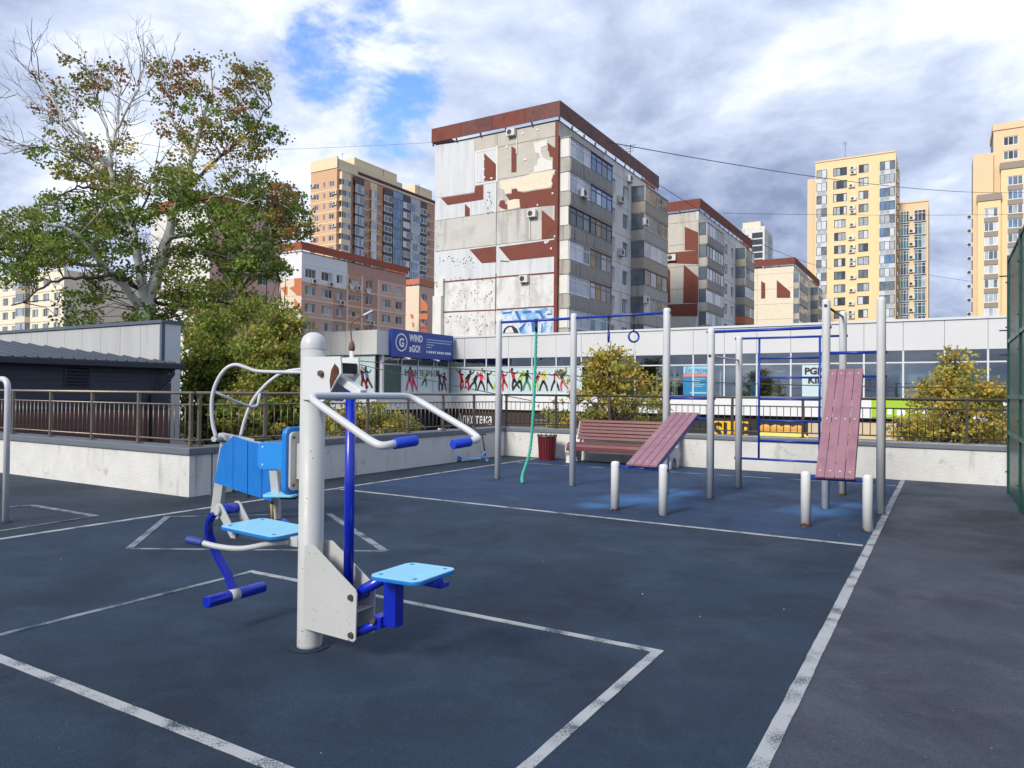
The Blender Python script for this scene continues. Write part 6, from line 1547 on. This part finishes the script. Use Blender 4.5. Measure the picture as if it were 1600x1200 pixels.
def poplar():
    D = 36.0; rng = np.random.default_rng(4)
    base = at(232, 600, D); base.z = STREET
    t = thing('poplar_tree', 'large half bare poplar with pale trunk and browning leaves behind the grey hall', 'tree', base)
    def w(px, py, dd=0.0): return at(px, py, D + dd)
    limbs = [  # photo polyline, depth offsets, radii
        ([(232, 640, 0), (232, 560, 0), (231, 505, 0), (229, 472, 0)], 0.62, 0.50),
        ([(230, 480, 0), (246, 425, 0.3), (256, 385, 0.5), (268, 348, 0.6), (282, 305, 0.8), (296, 255, 1.0), (312, 205, 1.0), (326, 150, 1.2), (336, 105, 1.2)], 0.46, 0.05),
        ([(228, 478, 0), (220, 430, -0.3), (214, 392, -0.5), (202, 345, -0.6), (184, 300, -0.6), (172, 262, -0.6), (176, 225, -0.4), (184, 185, -0.2), (190, 140, 0)], 0.36, 0.05),
        ([(222, 486, 0), (196, 452, -1.0), (168, 424, -1.8), (146, 396, -2.4), (112, 362, -3.2), (70, 350, -4)], 0.30, 0.06),
        ([(231, 470, 0), (250, 440, 1.0), (266, 392, 1.6), (300, 388, 2.2), (330, 402, 2.6), (352, 430, 3), (376, 458, 3)], 0.22, 0.06),
        ([(216, 450, 0), (190, 432, -1.5), (140, 434, -2.5), (100, 436, -3), (60, 452, -3.5), (20, 478, -3.8)], 0.17, 0.04),
        ([(262, 372, 0.5), (310, 360, 1.4), (360, 352, 2), (410, 340, 2.2), (455, 345, 2.2)], 0.19, 0.04),
        ([(284, 300, 0.8), (325, 262, 1.2), (365, 228, 1.4), (400, 195, 1.4), (425, 160, 1.2)], 0.16, 0.03),
        ([(276, 325, 0.6), (320, 310, -0.6), (370, 300, -1), (420, 305, -1)], 0.13, 0.03),
        ([(186, 305, -0.6), (140, 292, -1), (105, 300, -1.4), (70, 320, -1.6)], 0.12, 0.03),
        ([(170, 262, -0.6), (140, 225, -1.2), (100, 178, -1.8), (62, 128, -2), (46, 92, -2)], 0.15, 0.02),
        ([(160, 270, -0.6), (112, 240, -1.6), (62, 228, -2.4), (4, 226, -2.8)], 0.12, 0.02),
        ([(152, 250, -0.6), (92, 186, 0.4), (44, 158, 0.8), (12, 138, 1)], 0.10, 0.02),
        ([(176, 228, -0.4), (156, 170, 0.6), (140, 125, 1), (132, 88, 1.2)], 0.10, 0.02),
        ([(180, 205, -0.2), (206, 160, -0.6), (220, 120, -0.8), (226, 98, -0.8)], 0.09, 0.02),
        ([(300, 245, 1), (272, 190, 0.4), (262, 140, 0), (255, 105, 0)], 0.11, 0.02),
        ([(318, 190, 1), (352, 150, 1.6), (376, 120, 1.8)], 0.09, 0.02),
        ([(240, 470, 0), (280, 480, 2), (330, 470, 3), (390, 485, 3.4), (440, 505, 3.4)], 0.14, 0.03),
        ([(206, 355, -0.6), (232, 300, -1.4), (240, 262, -1.8)], 0.10, 0.02), ([(160, 415, -2), (90, 410, -1.2), (30, 400, -0.5), (-20, 395, 0)], 0.13, 0.03)]
    trunk = MB(); samples = []
    for pts, r0, r1 in limbs:
        P_ = smooth_path([w(*p) for p in pts], 4); P_ = [p + Vector(rng.normal(size=3))*0.05*(0 if i == 0 else 1) for i, p in enumerate(P_)]
        dark = r0 < 0.18
        if pts[0][1] == 640: P_[0].z = STREET - 0.2
        trunk.tube(P_, r0*0.70, 8, m=1 if (dark and pts[0][1] > 280) else 0, r1=r1*0.8)
        for i, p in enumerate(P_): samples.append((p, r0 + (r1-r0)*i/len(P_)))
    clusters = [ # px, py, rx, ry, count, colours, depth spread
        (105, 120, 62, 28, 26, (BROWN, OLIVE), 2), (178, 115, 50, 28, 24, (BROWN, OLIVE), 2), (90, 170, 55, 40, 14, (OLIVE, BROWN), 2), (140, 180, 60, 60, 30, (OLIVE, BROWN), 2.5), (95, 245, 50, 24, 26, (OLIVE, GREEN), 2), (205, 235, 30, 45, 16, (OLIVE, YEL), 2),
        (275, 120, 50, 30, 46, (BROWN, BROWN, OLIVE), 2), (330, 125, 60, 35, 46, (OLIVE, BROWN), 2.5), (385, 135, 38, 40, 44, (OLIVE, BROWN, DARK), 2), (300, 180, 70, 45, 62, (OLIVE, BROWN, GREEN), 3), (375, 195, 55, 40, 60, (OLIVE, GREEN, DARK), 2.5), (415, 215, 28, 28, 26, (OLIVE, DARK), 2), (335, 235, 70, 30, 44, (OLIVE, YEL, BROWN), 3), (400, 245, 30, 18, 16, (OLIVE, BROWN), 2),
        (130, 265, 50, 26, 26, (OLIVE, YEL), 2), (195, 285, 50, 22, 36, (GREEN, OLIVE, YEL), 3), (125, 330, 70, 34, 70, (GREEN, GREEN, DARK, OLIVE), 4), (195, 325, 55, 30, 52, (GREEN, DARK), 4), (275, 285, 36, 30, 50, (GREEN, OLIVE), 3), (310, 330, 50, 36, 60, (GREEN, DARK), 4),
        (385, 285, 45, 22, 46, (OLIVE, DARK), 3), (430, 310, 40, 22, 46, (OLIVE, DARK, BROWN), 3), (395, 340, 60, 30, 76, (DARK, GREEN, OLIVE), 4), (455, 350, 34, 28, 44, (OLIVE, DARK, BROWN), 3), (400, 395, 52, 26, 60, (GREEN, DARK), 3.5), (430, 425, 26, 16, 20, (GREEN, DARK), 2), (335, 375, 40, 28, 36, (GREEN, DARK), 3),
        (30, 350, 46, 24, 48, (GREEN, DARK, OLIVE), 3), (30, 395, 60, 34, 80, (GREEN, DARK), 4), (100, 385, 62, 28, 76, (GREEN, GREEN, DARK, OLIVE), 4), (165, 375, 46, 28, 50, (GREEN, DARK), 4), (20, 430, 40, 22, 24, (DARK, GREEN), 3), (210, 410, 40, 30, 24, (DARK, OLIVE), 3),
        (125, 465, 30, 36, 22, (GREEN, DARK), 3), (170, 440, 26, 30, 18, (OLIVE, DARK), 3), (235, 495, 36, 22, 34, (GREEN, DARK), 2.5), (285, 455, 36, 34, 56, (GREEN, OLIVE), 3.5), (345, 470, 56, 34, 80, (GREEN, GREEN, OLIVE), 4), (410, 492, 52, 26, 64, (GREEN, OLIVE), 3.5), (330, 510, 50, 20, 44, (GREEN, YEL, OLIVE), 3), (290, 405, 36, 24, 26, (GREEN, OLIVE), 3), (120, 505, 40, 12, 12, (GREEN, DARK), 2), (370, 425, 40, 20, 20, (GREEN, OLIVE), 3)]
    clumps = []; tw = MB(); SP = np.array([s[0][:] for s in samples])
    for cx, cy, rx, ry, n, cols, dd in clusters:
        for k in range(int(n*(0.80 if cy < 262 else 0.92))):
            a, q = rng.random()*2*math.pi, math.sqrt(rng.random())
            p = w(cx + rx*q*math.cos(a), cy + ry*q*math.sin(a), rng.normal()*dd*0.6)
            if cy < 262 and (rng.random() < 0.30 or 208 < cx + rx*q*math.cos(a) < 236): continue
            col = cols[rng.integers(len(cols))] * (0.8 + 0.5*rng.random())
            clumps.append((p, col, 0.6 + 0.7*rng.random()))
            if rng.random() < 0.55:
                dist = np.linalg.norm(SP - np.array(p), axis=1) + 1.2*np.maximum(0, SP[:, 2]-p.z); j = int(np.argmin(dist))
                q0 = samples[j][0]; mid = q0.lerp(p, 0.5) + Vector((0, 0, 0.12*(p-q0).length)) + Vector(rng.normal(size=3))*0.10
                tw.tube([q0, q0.lerp(mid, 0.6), mid, mid.lerp(p, 0.6), p], 0.026, 4, m=0 if (p.z > 9 and rng.random() < 0.4) else 1, caps=False, r1=0.008)
    # bare twigs fanning from the upper left limbs
    def fan(p, d, L_, r, lev):
        e = p + d*L_; mid = p.lerp(e, 0.5) + Vector(rng.normal(size=3))*0.06*L_
        tw.tube([p, mid, e], r, 4, m=0 if rng.random() < 0.35 else 1, caps=False, r1=r*0.5)
        if lev > 0:
            for k in range(3 if lev > 1 else 2):
                dn = (d + Vector(rng.normal(size=3))*0.45 + Vector((0, 0, 0.22))).normalized(); fan(p.lerp(e, 0.35+0.6*rng.random()), dn, L_*0.62, r*0.55, lev-1)
    for pts, r0, r1 in limbs[10:16] + limbs[2:3]:
        P_ = [w(*p) for p in pts]
        for i in range(1, len(P_)):
            for k in range(3):
                d = (P_[i]-P_[i-1]).normalized(); dn = (d + Vector(rng.normal(size=3))*0.5).normalized(); fan(P_[i-1].lerp(P_[i], rng.random()), dn, 1.2 + rng.random()*0.9, 0.024, 2)
    wbuild(trunk, 'trunk', ['bark_pale', 'bark_dark'], t, origin=base)
    tag(wbuild(tw, 'twigs', ['bark_pale', 'bark_dark'], t, origin=base), kind='stuff')
    v, f, c = leaves([(np.array(p), col, s) for p, col, s in clumps], 40, 0.145, 0.56, rng)
    put('crown', leaf_mesh('crown', v - np.array(base), f, c), t)
poplar()
def small_tree(name, label, px, ptop, D, blobs, cols, n, leaf, seed, group=None, r=0.12, per=40, spread=0.36):
    """trunk with limbs and leaf clumps; blobs: photo ellipses (px, py, rx, ry, weight)"""
    rng = np.random.default_rng(seed); base = at(px, 640, D); base.z = STREET
    t = thing(name, label, 'tree' if name != 'shrub' else 'shrub', base, group=group)
    top = at(px, ptop, D); tr = MB(); st_ = jitter_path(base, top, 7, 0.012, rng); tr.tube(st_, r, 8, r1=0.012)
    clumps = []; tot = sum(b[4] for b in blobs)
    for bx_, by, rx, ry, wt in blobs:
        for k in range(int(n*wt/tot)):
            a, q = rng.random()*2*math.pi, rng.random()**0.5 * (1.0 if rng.random() < 0.86 else 1.3)
            p = at(bx_ + rx*q*math.cos(a), by + ry*q*math.sin(a), D + rng.normal()*0.5*rx*D/F_PX)
            if p.z < STREET + 0.15: continue
            col = cols[rng.integers(len(cols))] * (0.75 + 0.6*rng.random()); clumps.append((np.array(p), col, 0.6 + 0.7*rng.random()))
            if k % 2 == 0:
                h = min(max((p.z - base.z)/(top.z - base.z) - 0.18, 0.12), 0.95); q0 = st_[0].lerp(st_[-1], h)
                tr.tube([q0, q0.lerp(p, 0.5) + Vector((0, 0, 0.06*(p-q0).length)), p], r*0.22, 4, caps=False, r1=0.006)
    wbuild(tr, 'trunk', 'bark_dark', t, origin=base)
    v, f, c = leaves(clumps, per, leaf, spread, rng); put('crown', leaf_mesh('crown', v - np.array(base), f, c), t)
GOLD, LEMON, ORANGE = np.array(lin(200, 170, 78)), np.array(lin(176, 168, 82)), np.array(lin(184, 140, 72)); MOSS = np.array(lin(140, 144, 74))
small_tree('street_tree', 'yellow green autumn tree behind the maroon bench', 955, 532, 24.5, [(955, 575, 36, 34, 1.0), (930, 590, 45, 35, 1.2), (990, 610, 48, 35, 1.4), (920, 645, 58, 40, 1.6), (985, 650, 62, 40, 1.8), (955, 552, 20, 18, 0.4), (890, 672, 36, 24, 0.7), (1025, 668, 30, 28, 0.7)], (LEMON, GOLD, MOSS, LEMON), 250, 0.105, 31, per=34)
small_tree('street_tree', 'golden autumn tree next to the green fence', 1492, 545, 22.5, [(1492, 580, 26, 30, 0.7), (1500, 610, 60, 36, 1.8), (1465, 630, 38, 40, 1.2), (1545, 640, 40, 42, 1.4), (1500, 665, 90, 32, 2.0), (1440, 675, 45, 22, 0.8)], (GOLD, GOLD, LEMON, MOSS, LEMON), 290, 0.10, 32, per=34)
small_tree('young_tree', 'tall green thicket tree beneath the poplar at the railing corner', 330, 500, 26.0, [(330, 545, 42, 60, 2.0), (315, 610, 32, 60, 1.6), (370, 590, 40, 60, 1.8), (345, 660, 60, 34, 1.4)], (GREEN, OLIVE, MOSS, GREEN), 400, 0.125, 33, per=48, spread=0.45)
small_tree('young_tree', 'yellowing leafy tree behind the looped handlebars', 425, 500, 24.0, [(420, 545, 45, 40, 1.4), (435, 590, 52, 50, 2.0), (400, 640, 60, 40, 1.6), (460, 640, 50, 42, 1.4), (445, 510, 25, 22, 0.4)], (LEMON, MOSS, OLIVE, MOSS, GREEN), 400, 0.12, 34, per=46, spread=0.42)
small_tree('shrub', 'round yellow green shrub behind the railing right of the grey post', 560, 625, 19.5, [(560, 660, 46, 24, 1.4), (535, 665, 30, 24, 0.9), (600, 668, 34, 20, 1.0), (575, 640, 22, 14, 0.4)], (LEMON, GOLD, MOSS, OLIVE), 170, 0.085, 35, r=0.05, per=34, spread=0.26)
small_tree('shrub', 'low bush behind the railing left of the shop sign', 620, 650, 21.0, [(620, 668, 28, 18, 1.0), (640, 676, 18, 12, 0.5)], (MOSS, GOLD, OLIVE), 70, 0.085, 36, r=0.04, per=30, spread=0.24)

# ================================================================== street furniture, cables, cars
mat('lamp_rust', lin(120, 88, 72), 0.8, 0.2, 8)
mat('cable_black', lin(60, 62, 68), 0.7, 0.1, 3)
def street_lamp():
    D = 25.0; b_ = at(549, 600, D); b_.z = STREET
    t = thing('street_lamp', 'white street lamp post with rusty bracket and thin curved arm', 'street lamp', b_)
    zc = at(548, 548, D).z; zt_ = at(548, 535, D).z
    wbuild(MB().tube([b_, Vector((b_.x, b_.y, zc))], 0.10, 14, r1=0.075), 'pole', 'plaster_white', t, origin=b_)
    wbuild(MB().lathe((b_.x, b_.y, zc), [(0.075, 0), (0.11, 0.02), (0.11, 0.16), (0.07, 0.30), (0.03, 0.36)], 10), 'rusty_clamp', 'lamp_rust', t)
    p = [Vector((b_.x, b_.y, zc+0.3)), at(548, 512, D), at(551, 503, D), at(561, 496.5, D), at(570, 492, D)]
    wbuild(MB().tube(smooth_path(p, 5), 0.025, 8), 'curved_arm', 'lamp_rust', t)
    a, c_ = at(568, 493, D), at(582, 485.5, D); wbuild(MB().beam(a, c_, 0.16, 0.06), 'lamp_head', 'mall_alu', t, bevel=0.015)
street_lamp()
def cable(label, a, c_, sag, r, n=28):
    pts = [a.lerp(c_, i/n) + Vector((0, 0, -4*sag*(i/n)*(1-i/n))) for i in range(n+1)]
    mb = MB().tube(pts, r, 5, caps=False); o = a
    mb.v = [(v[0]-o.x, v[1]-o.y, v[2]-o.z) for v in mb.v]
    tag(mb.build('overhead_cable', 'cable_black', loc=o), label, 'cable', 'overhead cables')
cable('upper black cable from the lamp post across the shop windows', at(551, 563, 25), at(1640, 606, 20.5), 0.25, 0.016)
cable('lower black cable sagging from the lamp post past the dancer decals', at(551, 567, 25), at(830, 626, 24), 0.04, 0.015)
cable('long cable from the large block roof to the right edge tower', at(950, 222, 64), at(1620, 300, 150), 1.6, 0.04)
cable('thin cable falling from behind the large block towards the yellow tower', at(1024, 285, 80), at(1300, 420, 150), 1.5, 0.035)
cable('thin level cable between the second block and the right edge tower', at(1130, 333, 110), at(1620, 334, 150), 0.3, 0.03)
cable('thin cable in the sky between the poplar and the large block', at(240, 238, 60), at(684, 222, 68), 0.15, 0.012)
cable('thin cable behind the yellow tower above the shopping centre', at(1445, 428, 170), at(1620, 446, 160), 0.6, 0.035)

mat('car_white', lin(226, 228, 230), 0.3, 0.02, 1, coat=0.5); mat('car_red', lin(168, 32, 30), 0.3, 0.03, 1, coat=0.5); mat('car_dark', lin(46, 50, 56), 0.3, 0.03, 1, coat=0.5)
mat('tyre', lin(28, 28, 28), 0.9, 0.1, 10); mat('car_lamp', lin(190, 60, 50), 0.3, 0.05, 4)
def car(label, x, y, rot, paint):
    t = thing('parked_car', label, 'car', (x, y, STREET), rot, 'cars parked along the shop street')
    body = [(-2.15, 0.30), (-2.18, 0.62), (-2.05, 0.92), (-1.6, 1.0), (1.0, 1.02), (1.85, 0.90), (2.16, 0.70), (2.18, 0.34), (1.9, 0.22), (-1.95, 0.22)]
    MB().prism(body, lambda p, d: (p[0], d, p[1]), -0.86, 0.86).build('body', paint, t, bevel=0.05)
    cab = [(-1.75, 1.0), (-1.25, 1.58), (0.25, 1.62), (1.05, 1.02)]
    mb = MB(); i = 0
    lo_ = [(x_, y_*0.80, z_) for x_, z_ in cab for y_ in (-1, 1)]
    n = [(p[0], (0.80 if p[1] < 1.2 else 0.66), p[1]) for p in cab]
    L_ = [(a, -w_, c_) for a, w_, c_ in n]; R_ = [(a, w_, c_) for a, w_, c_ in n]
    for k in range(3): mb.quad(L_[k], L_[k+1], R_[k+1], R_[k], 1 if k != 1 else 0)
    mb.quad(*L_, 1); mb.quad(*reversed(R_), 1); mb.build('cabin', [paint, 'pane_dark'], t)
    for k in range(4):
        a, b_ = (n[0], n[1]) if k < 2 else (n[3], n[2]); s = -1 if k % 2 else 1
        MB().beam((a[0], s*a[1], a[2]), (b_[0], s*b_[1], b_[2]), 0.07, 0.05).build('roof_pillar', paint, t)
    wm = MB().tube([(0, -0.10, 0), (0, 0.10, 0)], 0.33, 20).mesh('wheel', 'tyre', bevel=0.02); rm = MB().tube([(0, -0.105, 0), (0, 0.105, 0)], 0.20, 14).mesh('rim', 'mall_alu')
    for xx in (-1.35, 1.38):
        for yy in (-0.80, 0.80): w_ = put('wheel', wm, t, (xx, yy, 0.33)); put('rim', rm, w_)
    for yy in (-0.62, 0.62): MB().box(2.08, 2.185, yy-0.16, yy+0.16, 0.62, 0.76).build('headlight', 'pane_white', t); MB().box(-2.19, -2.10, yy-0.14, yy+0.14, 0.66, 0.84).build('tail_light', 'car_lamp', t)
cw = [(onx_.x, onx_.y) for onx_ in (at(1356, 690, 27.5), at(1520, 690, 26.0), at(1570, 690, 25.5))]
car('white car parked below the lime green sign', cw[0][0], cw[0][1], math.radians(4), 'car_white')
car('white car parked behind the golden tree by the green fence', cw[1][0], cw[1][1], math.radians(2), 'car_white')
car('red car parked nearest the green fence', cw[2][0]+2.9, cw[2][1]+0.2, math.radians(-3), 'car_red')
